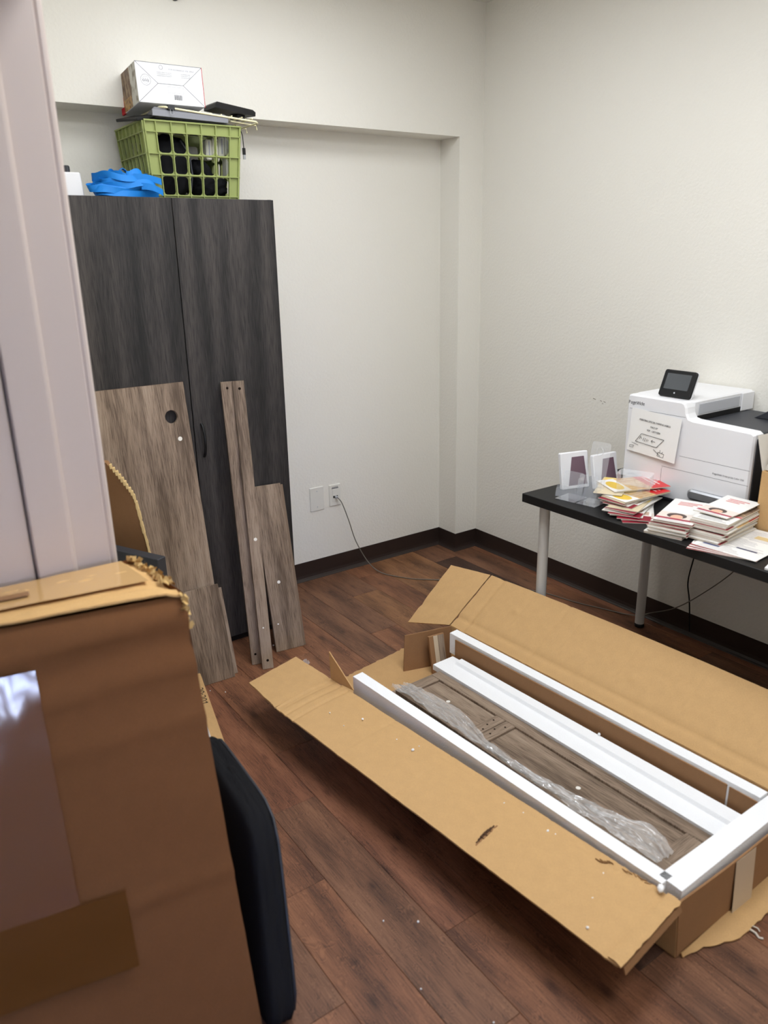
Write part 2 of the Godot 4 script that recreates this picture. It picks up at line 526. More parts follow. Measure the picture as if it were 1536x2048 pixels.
# ---------------------------------------------------------------- room shell
const CEIL := 2.75
const JZ := 1.40          # the far jamb of the doorway
func room() -> void:
	var s := new_st()
	# niche wall: back of the niche, header over it, pilaster at its right, return at its left
	box(s, V(-2.62, -0.1, -0.32), V(0.16, CEIL + 0.1, -0.149))
	box(s, V(-2.62, 2.165, -0.149), V(0.0, CEIL + 0.1, 0.0))
	box(s, V(-0.154, -0.1, -0.149), V(0.0, 2.165, 0.0))
	box(s, V(-2.62, -0.1, -0.149), V(-2.32, 2.165, 0.0))
	setting("wall_back", s, M.wall)
	s = new_st()
	box(s, V(0.0, -0.1, -0.149), V(0.16, CEIL + 0.1, 4.1))
	setting("wall_right", s, M.wall)
	s = new_st()
	box(s, V(-2.58, -0.1, 0.0), V(-2.414, CEIL + 0.1, JZ - 0.02))
	box(s, V(-2.58, 2.16, JZ - 0.02), V(-2.414, CEIL + 0.1, 3.42))
	box(s, V(-2.58, -0.1, 3.42), V(-2.414, CEIL + 0.1, 4.1))
	setting("wall_left", s, M.wall)
	s = new_st()
	box(s, V(-2.58, -0.1, 4.0), V(0.0, CEIL + 0.1, 4.16))
	setting("wall_front", s, M.wall)
	s = new_st()
	box(s, V(-5.1, CEIL, -0.3), V(0.16, CEIL + 0.12, 6.5))
	setting("ceiling", s, M.ceiling)
	# outer hall behind the camera
	s = new_st()
	box(s, V(-5.0, -0.1, -0.3), V(-4.85, CEIL + 0.1, 6.4))
	setting("wall_hall_left", s, M.wall)
	s = new_st()
	box(s, V(-4.85, -0.1, -0.3), V(-2.62, CEIL + 0.1, -0.149))
	setting("wall_hall_back", s, M.wall)
	s = new_st()
	box(s, V(-2.58, -0.1, 4.16), V(-2.414, CEIL + 0.1, 6.4))
	setting("wall_hall_right", s, M.wall)
	s = new_st()
	box(s, V(-4.85, -0.1, 6.2), V(-4.5, CEIL + 0.1, 6.4))
	box(s, V(-3.62, -0.1, 6.2), V(-2.58, CEIL + 0.1, 6.4))
	box(s, V(-4.5, 2.3, 6.2), V(-3.62, CEIL + 0.1, 6.4))
	box(s, V(-4.5, -0.1, 6.2), V(-3.62, 1.14, 6.4))
	setting("wall_hall_front", s, M.wall)
	var w := Node3D.new()
	w.name = "window_1"
	w.position = V(-4.06, 1.14, 6.3)
	w.set_meta("kind", "structure")
	add_child(w)
	s = new_st()
	for x in [-0.44, -0.02, 0.40]: box(s, V(x, 0, -0.03), V(x + 0.04, 1.16, 0.03), 0.004)
	for y in [0.0, 1.12]: box(s, V(-0.40, y, -0.028), V(0.40, y + 0.04, 0.028), 0.004)
	obj("window_frame", s, M.charcoal, w)
	for x in [-0.40, 0.02]:
		s = new_st()
		box(s, V(x, 0.04, -0.003), V(x + 0.38, 1.12, 0.003))
		obj("pane", s, M.glass, w)
	s = new_st()
	box(s, V(-30, -0.3, 6.4), V(30, -0.12, 60))
	setting("ground", s, mk(rgb(120, 116, 106), 0.9))
	s = new_st()
	box(s, V(-4.85, -0.1, -0.15), V(-2.585, 0.0, 6.2))
	setting("floor_hall", s, M.hall_floor)
	tree_outside()
	# vinyl plank floor
	var f := Node3D.new()
	f.name = "floor"
	f.set_meta("kind", "structure")
	add_child(f)
	s = new_st()
	box(s, V(-2.585, -0.1, -0.16), V(0.0, -0.0025, 4.02))
	obj("subfloor", s, mk(rgb(24, 17, 14), 0.9), f)
	var rng := RandomNumberGenerator.new()
	rng.seed = 11
	var pw := 0.1525
	var pl := 0.914
	var known := {0: [4, 0, 5, 0], -1: [3, 5, 2, 0], -2: [0, 0, 1, 5, 3]}
	for col in range(-5, 13):
		var x0 := -1.885 + col * pw
		var x1 := minf(x0 + pw, 0.0)
		x0 = maxf(x0, -2.585)
		if x1 - x0 < 0.01: continue
		var j0: float = {-3: 1.119, -2: 0.772, -1: 0.459, 0: 1.105, 6: 0.18}.get(col, fposmod(1.105 - 0.29 * col + rng.randf_range(-0.06, 0.06), pl))
		j0 = fposmod(j0, pl) - pl
		if j0 > -0.16: j0 -= pl
		var row := 0
		while j0 < 4.0:
			var z0 := maxf(j0, -0.149)
			var z1 := minf(j0 + pl, 4.0)
			if z1 - z0 > 0.02:
				s = new_st()
				var g := 0.0005
				var kind: int = rng.randi_range(0, 5)
				if kind == 4 and (rng.randf() < 0.6 or z1 - z0 < 0.4): kind = 1
				if known.has(col) and row < known[col].size(): kind = known[col][row]
				# texture coordinates across and along the plank
				var m: Material = M.planks[kind]
				var flip := rng.randf() < 0.5
				plank(s, x0 + g, x1 - g, z0 + g, z1 - g, j0, pl, flip)
				obj("plank", s, m, f)
				row += 1
			j0 += pl
	# rubber cove base: profile swept along the walls
	cove("baseboard_back", [V(-2.32, 0, -0.149), V(-0.154, 0, -0.149)])
	cove("baseboard_pilaster", [V(-0.154, 0, -0.149), V(-0.154, 0, 0.0), V(0.0, 0, 0.0)])
	cove("baseboard_right", [V(0.0, 0, 0.0), V(0.0, 0, 4.0)])
	cove("baseboard_left", [V(-2.414, 0, JZ - 0.09), V(-2.414, 0, 0.0), V(-2.32, 0, 0.0), V(-2.32, 0, -0.149)])
	door_frame()

func plank(s: SurfaceTool, x0: float, x1: float, z0: float, z1: float, j0: float, pl: float, flip: bool) -> void:
	var b := 0.0008
	var uv := func(p: Vector3) -> Vector2:
		var u := (p.x + 1.885 + 10 * 0.1525) / 0.1525
		u -= floorf((x0 + 0.001 + 1.885 + 10 * 0.1525) / 0.1525)
		var v := (p.z - j0) / pl
		return Vector2(1.0 - u, 1.0 - v) if flip else Vector2(u, v)
	var top := [V(x0 + b, 0, z1 - b), V(x1 - b, 0, z1 - b), V(x1 - b, 0, z0 + b), V(x0 + b, 0, z0 + b)]
	var low := [V(x0, -b, z1), V(x1, -b, z1), V(x1, -b, z0), V(x0, -b, z0)]
	var bot := [V(x0, -0.004, z1), V(x1, -0.004, z1), V(x1, -0.004, z0), V(x0, -0.004, z0)]
	var quads := [[top[0], top[1], top[2], top[3]]]
	for k in 4:
		var j := (k + 1) % 4
		quads.append([low[k], low[j], top[j], top[k]])
		quads.append([bot[k], bot[j], low[j], low[k]])
	for q in quads:
		var n: Vector3 = (q[1] - q[0]).cross(q[2] - q[0]).normalized()
		var t: Array = q.map(func(p): return uv.call(p))
		tri(s, [q[0], q[1], q[2]], [n, n, n], [t[0], t[1], t[2]])
		tri(s, [q[0], q[2], q[3]], [n, n, n], [t[0], t[2], t[3]])

# a cove base along a polyline whose room side lies to the left... the inward normal is found by turning the direction
func cove(called: String, path: Array) -> void:
	var prof := [Vector2(0.001, 0.1016), Vector2(0.003, 0.1010), Vector2(0.0035, 0.03), Vector2(0.006, 0.016), Vector2(0.011, 0.007), Vector2(0.016, 0.003), Vector2(0.0175, 0.0)]
	var s := new_st()
	var n := path.size()
	var inward := []
	for k in n - 1:
		var d: Vector3 = (path[k + 1] - path[k]).normalized()
		inward.append(V(-d.z, 0, d.x) if called != "baseboard_left" else V(d.z, 0, -d.x))
	var m := []
	for k in n:
		if k == 0: m.append(inward[0])
		elif k == n - 1: m.append(inward[n - 2])
		else: m.append(inward[k - 1] + inward[k])
	for k in n - 1:
		for j in prof.size() - 1:
			var p: Vector2 = prof[j]
			var q: Vector2 = prof[j + 1]
			var a: Vector3 = path[k] + m[k] * p.x + Vector3.UP * p.y
			var b: Vector3 = path[k] + m[k] * q.x + Vector3.UP * q.y
			var c: Vector3 = path[k + 1] + m[k + 1] * q.x + Vector3.UP * q.y
			var d: Vector3 = path[k + 1] + m[k + 1] * p.x + Vector3.UP * p.y
			if called == "baseboard_left": face(s, [a, d, c, b])
			else: face(s, [a, b, c, d])
	setting(called, s, M.rubber)

func door_frame() -> void:
	var d := Node3D.new()
	d.name = "door_1"
	d.position = V(-2.497, 0, JZ)
	d.set_meta("kind", "structure")
	add_child(d)
	var H := 2.14
	var x0 := -0.083
	# far jamb: board, stop with a rounded room-side edge
	var s := new_st()
	box(s, V(x0, 0, -0.02), V(0.083, H + 0.02, 0.0), 0.002)
	box(s, V(x0, 0, 2.0), V(0.083, H + 0.02, 2.02), 0.002)
	box(s, V(x0, H, 0.0), V(0.083, H + 0.02, 2.0), 0.002)
	obj("jamb", s, M.trim, d)
	s = new_st()
	var stop := [Vector2(x0 + 0.001, 0.0), Vector2(0.006, 0.0), Vector2(0.0055, 0.004), Vector2(0.003, 0.008), Vector2(-0.001, 0.0115), Vector2(-0.006, 0.013), Vector2(x0 + 0.004, 0.013), Vector2(x0 + 0.001, 0.010)]
	var up := Transform3D(Basis(Vector3.RIGHT, Vector3.BACK, Vector3.DOWN), Vector3.ZERO)
	extrude(s, stop, -H, 0.0, 0.0, up)
	obj("door_stop", s, M.trim, d)
	# casing on the room side: flat board with a beaded inner edge, standing off the jamb by a small reveal
	for side in [0, 1]:
		s = new_st()
		var prof := [Vector2(0.083, -0.006), Vector2(0.083, -0.075), Vector2(0.094, -0.075), Vector2(0.100, -0.066), Vector2(0.100, -0.030), Vector2(0.094, -0.024), Vector2(0.094, -0.020), Vector2(0.101, -0.015), Vector2(0.101, -0.009), Vector2(0.096, -0.004), Vector2(0.090, -0.003)]
		if side == 1:
			var q := []
			for p in prof: q.append(Vector2(p.x, 2.0 - p.y))
			q.reverse()
			prof = q
		prof.reverse()
		extrude(s, prof, -(H + 0.08), 0.0, 0.0, up)
		obj("casing", s, M.trim, d)
	s = new_st()
	box(s, V(0.083, H + 0.006, -0.075), V(0.1, H + 0.08, 2.075), 0.004)
	obj("casing", s, M.trim, d)
	# door leaf standing open into the hall
	s = new_st()
	box(s, V(-0.975, 0.008, -0.040), V(-0.086, H - 0.01, 0.004), 0.003)
	obj("door_leaf", s, M.trim, d)
	# casing on the hall side
	for z in [[-0.125, -0.05], [2.004, 2.075]]:
		s = new_st()
		box(s, V(x0 - 0.016, 0, z[0]), V(x0, H + 0.08, z[1]), 0.004)
		obj("casing", s, M.trim, d)
	s = new_st()
	box(s, V(x0 - 0.016, H + 0.006, -0.075), V(x0, H + 0.08, 2.075), 0.004)
	obj("casing", s, M.trim, d)

func tree_outside() -> void:
	var t := thing("tree", "leafy tree outside the hall window, mirrored in the tape of the tall carton", "tree", T(-5.05, -0.12, 11.0))
	var s := new_st()
	tube(s, [V(0, 0, 0), V(0.05, 1.0, 0), V(-0.05, 2.0, 0.05), V(0.1, 3.2, 0)], 0.12, 8)
	for k in 7: tube(s, [V(0, 1.2 + k * 0.25, 0), V(cos(k * 2.1) * 0.9, 1.8 + k * 0.3, sin(k * 2.1) * 0.9), V(cos(k * 2.1) * 1.6, 2.2 + k * 0.35, sin(k * 2.1) * 1.5)], 0.035, 6)
	obj("trunk", s, mk(rgb(70, 58, 48), 0.9), t)
	var rng := RandomNumberGenerator.new()
	rng.seed = 5
	s = new_st()
	for k in 380:
		var p := V(rng.randfn() * 1.3, 1.9 + rng.randfn() * 1.0, rng.randfn() * 0.8)
		var b := Basis.from_euler(V(rng.randf() * 6, rng.randf() * 6, rng.randf() * 6))
		face(s, [V(-0.09, 0, 0), V(0, -0.05, 0), V(0.09, 0, 0), V(0, 0.05, 0)], Transform3D(b, p))
	var o := obj("foliage", s, mk(rgb(60, 74, 48), 0.8), t)
	o.set_meta("kind", "stuff")

# ---------------------------------------------------------------- foreground carton, bag, things left of the boards
func foreground() -> void:
	var t := thing("tall_carton", "tall taped brown carton with crushed top edge, standing in the doorway at lower left", "box")
	var nz := FastNoiseLite.new()
	nz.seed = 8
	nz.frequency = 1.0
	# corners: top front right, top front left, top back right, top back left and the foot of the front face
	var tfr := V(-2.350, 0.95, 1.700)
	var tfl := V(-2.93, 0.95, 1.595)
	var tbr := V(-2.368, 0.945, 1.425)
	var tbl := V(-2.95, 0.945, 1.418)
	var bfr := V(-2.378, 0.0, 1.995)
	var bfl := V(-2.96, 0.0, 1.89)
	var bbr := V(-2.40, 0.0, 1.66)
	var bbl := V(-2.98, 0.0, 1.60)
	var s := new_st()
	# front with the shallow folds of a crushed carton just under the top
	sheet(s, 10, 60, func(u: float, v: float) -> Vector3:
		var p := bfl.lerp(bfr, u).lerp(tfl.lerp(tfr, u), v * 0.991)
		var k := 1.0 - v
		var fold := 0.0
		for q in [[0.05, 0.010, 0.012], [0.105, -0.007, 0.018], [0.16, 0.006, 0.014], [0.27, 0.005, 0.012], [0.62, 0.006, 0.01]]:
			fold += q[1] * exp(-pow((k - q[0] - 0.01 * sin(u * 5.0)) / q[2], 2.0))
		return p + V(0.03, 0.05, 1) * (fold + nz.get_noise_2d(u * 3.0, v * 6.0) * 0.003 - (0.014 if k < 0.012 else 0.0)), 0.0, 0.58, 0.95)
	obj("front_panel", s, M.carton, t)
	s = new_st()
	sheet(s, 4, 24, func(u: float, v: float) -> Vector3:
		var p := bfr.lerp(bbr, u).lerp(tfr.lerp(tbr, u), v)
		return p + V(nz.get_noise_2d(u * 2.0 + 4.0, v * 5.0) * 0.008 * sin(u * PI), 0, 0), 0.0, 0.3, 0.95)
	face(s, [bbr, bbl, tbl, tbr])
	face(s, [bbl, bfl, tfl, tbl])
	face(s, [bbl, bbr, bfr, bfl])
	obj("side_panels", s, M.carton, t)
	# top flap, its right rim torn and ruffled
	s = new_st()
	sheet(s, 34, 26, func(u: float, v: float) -> Vector3:
		var p := tfl.lerp(tfr, u).lerp(tbl.lerp(tbr, u), v)
		var r := smoothstep(0.86, 1.0, u)
		p.x += r * (nz.get_noise_1d(v * 24.0) * 0.012)
		p.y += 0.004 * sin(v * 9.0 + u * 2.0) + r * nz.get_noise_1d(v * 30.0 + 50.0) * 0.006 - 0.012 * smoothstep(0.92, 1.0, u)
		p.y += 0.006 * exp(-pow((v - 0.12) / 0.05, 2.0)) - 0.006 * exp(-pow((v - 0.24) / 0.03, 2.0)) + 0.003 * nz.get_noise_2d(u * 8.0, v * 14.0)
		return p, 0.005, 0.58, 0.28)
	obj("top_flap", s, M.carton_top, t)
	# torn paper curls along the right rim of the top
	s = new_st()
	var rng := RandomNumberGenerator.new()
	rng.seed = 3
	for k in 90:
		var v := k / 89.0
		var p := tfr.lerp(tbr, v) + V(rng.randf_range(-0.012, 0.008), rng.randf_range(-0.004, 0.006), 0)
		if k < 22: p = tfr + V(rng.randf_range(-0.01, 0.006), -rng.randf() * 0.09, rng.randf() * 0.02)
		var b := Basis.from_euler(V(rng.randf() * 1.2, rng.randf() * 6.0, rng.randf() * 1.5))
		face(s, [V(-0.007, 0, -0.005), V(0.007, 0.002, -0.005), V(0.006, 0.003, 0.005), V(-0.006, 0, 0.005)], Transform3D(b, p))
	obj("torn_rim", s, mk(rgb(204, 170, 112), 0.85, 0.2), t).set_meta("kind", "stuff")
	# packing tape: along the top, down the front, and an amber band low on the front
	var tape := func(called: String, a: Vector2, b: Vector2, m: Material, off: float) -> void:
		var q := new_st()
		sheet(q, 12, 16, func(u: float, v: float) -> Vector3:
			var uu := lerpf(a.x, b.x, u)
			var vv := lerpf(a.y, b.y, v)
			var p := bfl.lerp(bfr, uu).lerp(tfl.lerp(tfr, uu), vv)
			return p + V(0.03, 0.05, 1) * (off + 0.0003 * nz.get_noise_2d(uu * 11.0, vv * 13.0) + nz.get_noise_2d(uu * 3.0, vv * 6.0) * 0.003), 0.0006)
		obj(called, q, m, t)
	tape.call("tape", Vector2(0.0, 0.30), Vector2(0.475, 0.905), M.tape, 0.010)
	tape.call("tape", Vector2(0.0, 0.26), Vector2(0.62, 0.42), M.tape_amber, 0.0118)
	s = new_st()
	sheet(s, 16, 6, func(u: float, v: float) -> Vector3:
		return tfl.lerp(tfr, u * 0.94).lerp(tbl.lerp(tbr, u * 0.94), 0.34 + v * 0.6) + V(0, 0.0066 + 0.0012 * nz.get_noise_2d(u * 10.0, v * 4.0), 0), 0.0006)
	obj("tape", s, M.tape_clear, t)
	s = new_st()
	box(s, V(-0.07, 0, -0.011), V(0.07, 0.0012, 0.011), 0.0005, frame(V(-2.69, 0.9582, 1.515), V(1, 0, 0.1), Vector3.UP))
	obj("hand_slot", s, M.card_dark, t)
	# black fabric bag standing beside the carton
	var bag := thing("black_bag", "black fabric bag with rounded top and piped seam, between tall carton and floor", "bag", T(0, 0, 0))
	s = new_st()
	var bx := Transform3D(Basis(V(1, 0, 0), V(0.165, 0.88, -0.45), V(-0.05, 0, 1)), V(-2.293, 0.208, 1.725))
	blob(s, V(0.074, 0.47, 0.42), 7.0, 0.02, 4, bx, 72, 36)
	obj("body", s, M.fabric, bag)
	s = new_st()
	var pts := []
	for k in 41:
		var a := TAU * k / 40.0
		var d := V(0, sin(a), cos(a))
		var l := pow(pow(absf(d.y), 7.0) + pow(absf(d.z), 7.0), 1.0 / 7.0)
		pts.append(bx * V(0.033, d.y / l * 0.226, d.z / l * 0.202))
	tube(s, pts, 0.004, 6)
	obj("piping", s, M.charcoal, bag)
	# film-wrapped flat carton lying along the floor behind the bag
	var pk := thing("wrapped_package", "long narrow cardboard package wrapped in clear film, lying on the floor beside the leaning boards", "package", frame(V(-2.045, 0, 1.0), V(1, 0, 0.23), Vector3.UP))
	s = new_st()
	box(s, V(-0.055, 0.0, -0.50), V(0.02, 0.055, 0.22), 0.003)
	obj("carton", s, M.card, pk)
	s = new_st()
	sheet(s, 6, 30, func(u: float, v: float) -> Vector3:
		return V(-0.075 + u * 0.055, 0.062 + 0.006 * nz.get_noise_2d(u * 6.0, v * 22.0) + 0.006 * sin(u * PI), -0.45 + v * 0.68), 0.0006)
	obj("film", s, M.film_white, pk)
	letters("20:201", 0.042, Transform3D(Basis(V(0, 0, 1), V(1, 0, 0), V(0, 1, 0)).orthonormalized(), V(-0.004, 0.0556, -0.32)), pk, M.ink)
	s = new_st()
	extrude(s, [Vector2(-0.011, 0), Vector2(0, -0.018), Vector2(0.011, 0), Vector2(0.004, 0), Vector2(0.004, 0.012), Vector2(-0.004, 0.012), Vector2(-0.004, 0)], 0, 0.0004, 0.0, Transform3D(Basis(V(1, 0, 0), V(0, 0, -1), V(0, 1, 0)), V(0.0, 0.0553, 0.15)))
	obj("arrow_mark", s, M.ink, pk)
	var eb := thing("wood_offcut", "short brown wood-look piece standing at the end of the wrapped package", "board", frame(V(-2.115, 0, 1.28), V(1, 0, 0.2), Vector3.UP))
	s = new_st()
	box(s, V(-0.04, 0, -0.012), V(0.025, 0.085, 0.012), 0.001)
	obj("offcut_core", s, M.card_dark, eb)
	s = new_st()
	box(s, V(-0.012, 0.002, 0.012), V(0.023, 0.083, 0.0135), 0.0005)
	obj("face_strip", s, M.oak, eb)
	# black panel on edge and curved torn cardboard against the left wall
	var bp := thing("black_board", "black board standing on edge between the tall carton and the big leaning board", "panel", frame(V(-2.133, 0, 0.86), V(0.42, 0, 0.9), Vector3.UP))
	s = new_st()
	box(s, V(-0.62, 0.0, -0.014), V(0.02, 0.715, 0.022), 0.002)
	obj("slab", s, M.charcoal, bp)
	var cc := thing("torn_cardboard", "curved cardboard sheet with torn corrugated edge, leaning behind the black panel", "cardboard")
	s = new_st()
	sheet(s, 8, 30, func(u: float, v: float) -> Vector3:
		var y := v * 0.985
		var e := -2.075 + 0.0 * y
		e = lerpf(-2.045, -2.082, clampf(y / 0.64, 0, 1)) if y < 0.64 else lerpf(-2.082, -2.106, (y - 0.64) / 0.19) if y < 0.83 else lerpf(-2.106, -2.185, pow((y - 0.83) / 0.155, 1.3))
		e += 0.004 * nz.get_noise_1d(y * 40.0)
		return V(e - (1.0 - u) * 0.10, y, 0.615 - 0.12 * (1.0 - u) - 0.02 * y), 0.014, 0.24, 0.985)
	obj("sheet", s, M.card_dark, cc)
	s = new_st()
	for k in 60:
		var y := 0.2 + k * 0.013
		var e := lerpf(-2.045, -2.082, clampf(y / 0.64, 0, 1)) if y < 0.64 else lerpf(-2.082, -2.106, (y - 0.64) / 0.19) if y < 0.83 else lerpf(-2.106, -2.185, pow((y - 0.83) / 0.155, 1.3))
		if y > 0.97: continue
		box(s, V(-0.004, -0.008, -0.0085), V(0.004 + rng.randf() * 0.003, 0.008, 0.0085), 0.001, TR(V(e, y, 0.615 - 0.02 * y), V(0, rng.randf_range(-0.2, 0.2) - 0.3, 0.1)))
	obj("torn_edge", s, M.card_edge, cc).set_meta("kind", "stuff")

# ---------------------------------------------------------------- wardrobe and what stands on it
const WT := 1.838
func wardrobe() -> void:
	var t := thing("wardrobe", "tall dark brown wood-grain wardrobe with two doors against the niche wall", "wardrobe")
	var x0 := -2.155
	var x1 := -1.333
	var s := new_st()
	uvo = Vector2(2.16, 0.005)
	box(s, V(x0, 0, -0.135), V(x0 + 0.016, WT, 0.252), 0.001)
	obj("side_panel", s, M.ebony, t)
	s = new_st()
	box(s, V(x1 - 0.016, 0, -0.135), V(x1, WT, 0.252), 0.001)
	obj("side_panel", s, M.ebony, t)
	s = new_st()
	box(s, V(x0 + 0.016, WT - 0.018, -0.135), V(x1 - 0.016, WT - 0.001, 0.252), 0.001)
	obj("top_panel", s, M.ebony, t)
	s = new_st()
	box(s, V(x0 + 0.016, 0.04, -0.135), V(x1 - 0.016, WT - 0.02, -0.13))
	obj("back_panel", s, M.ebony, t)
	s = new_st()
	box(s, V(x0 + 0.016, 0.0, 0.23), V(x1 - 0.016, 0.034, 0.248))
	obj("toe_kick", s, M.black, t)
	s = new_st()
	box(s, V(x0 + 0.001, 0.034, 0.2535), V(-1.7485, WT - 0.002, 0.27), 0.0012)
	obj("door", s, M.ebony, t)
	s = new_st()
	box(s, V(-1.7455, 0.034, 0.2535), V(x1 - 0.001, WT - 0.002, 0.27), 0.0012)
	var d := obj("door", s, M.ebony, t)
	uvo = Vector2.ZERO
	# bow handle on the right door
	s = new_st()
	var pts := []
	for k in 17:
		var a := k / 16.0
		pts.append(V(-1.714, 0.862 + a * 0.135, 0.27 + 0.026 * sin(a * PI) ** 0.6))
	tube(s, pts, 0.0055, 8, I, 0.8)
	obj("handle", s, M.black, d)
	# pale hollow of the top edge: the worn white glint along the front edge
	crate()
	on_crate()
	# white device with a dark back and a round knob
	var w := thing("white_device", "small white box-shaped device with dark back on the wardrobe top, beside the door frame", "device", T(-2.085, WT, 0.14))
	s = new_st()
	extrude(s, [Vector2(-0.06, 0), Vector2(0.06, 0), Vector2(0.054, 0.076), Vector2(0.05, 0.08), Vector2(-0.056, 0.08), Vector2(-0.06, 0.076)], 0.0, 0.03, 0.004)
	obj("case", s, M.white, w)
	s = new_st()
	extrude(s, [Vector2(-0.064, 0), Vector2(0.066, 0), Vector2(0.058, 0.078), Vector2(-0.062, 0.078)], -0.012, -0.0005, 0.0)
	obj("back_cover", s, M.black, w)
	s = new_st()
	lathe(s, [Vector2(0, 0.024), Vector2(0.008, 0.024), Vector2(0.011, 0.02), Vector2(0.011, 0)], 14, T(0.018, 0.08, -0.004))
	obj("knob", s, M.charcoal, w)
	ribbons()

func ribbons() -> void:
	# a heap of flat blue woven straps, looped and stacked
	var t := thing("strap_bundle", "heap of bright blue flat woven straps on the wardrobe, left of the green crate", "straps", T(-1.887, WT, 0.175))
	var rng := RandomNumberGenerator.new()
	rng.seed = 17
	var loops := [[0.118, 0.050, 0.002, 0.02, 0.0], [0.112, 0.046, 0.014, -0.05, 0.25], [0.105, 0.05, 0.030, 0.06, -0.2], [0.116, 0.044, 0.024, -0.02, 0.12], [0.085, 0.04, 0.046, 0.1, 0.35], [0.095, 0.042, 0.056, -0.07, -0.1], [0.06, 0.034, 0.068, 0.12, 0.4]]
	for l in loops:
		var s := new_st()
		var ph := rng.randf() * TAU
		var a0 := rng.randf() * TAU
		sheet(s, 56, 2, func(u: float, v: float) -> Vector3:
			var a: float = a0 + u * TAU * 0.96
			var wob: float = 1.0 + 0.10 * sin(a * 3.0 + ph)
			var y: float = l[2] + v * 0.022 + 0.006 * sin(a * 2.0 + ph) + 0.003 * sin(a * 5.0)
			var lean: float = (v - 0.5) * 0.012 * sin(a * 2.0 + ph * 2.0)
			return V((l[0] * wob + lean) * cos(a) + l[3] * 0.1, maxf(y, 0.001 + v * 0.02), -(l[1] * wob + lean) * sin(a)), 0.0016)
		obj("strap", s, M.blue, t, TR(Vector3.ZERO, V(0, l[4] * 0.4, 0)))
	# loose ends: one folded peak on top and two tails to the right
	var s2 := new_st()
	sheet(s2, 14, 2, func(u: float, v: float) -> Vector3:
		return V(-0.03 + u * 0.06, 0.072 + 0.026 * (1.0 - absf(u * 2.0 - 1.0)) ** 0.8, 0.02 - v * 0.022), 0.0016)
	obj("strap_end", s2, M.blue, t)
	for q in [[0.03, 0.058, 0.035, 0.135, 0.045, 0.03], [0.05, 0.026, 0.05, 0.128, 0.006, 0.055]]:
		s2 = new_st()
		sheet(s2, 12, 2, func(u: float, v: float) -> Vector3:
			return V(lerpf(q[0], q[3], u), lerpf(q[1], q[4], u * u) + v * 0.022, lerpf(q[2], q[5], u) + 0.008 * sin(u * 4.0)), 0.0016)
		obj("strap_end", s2, M.blue, t)

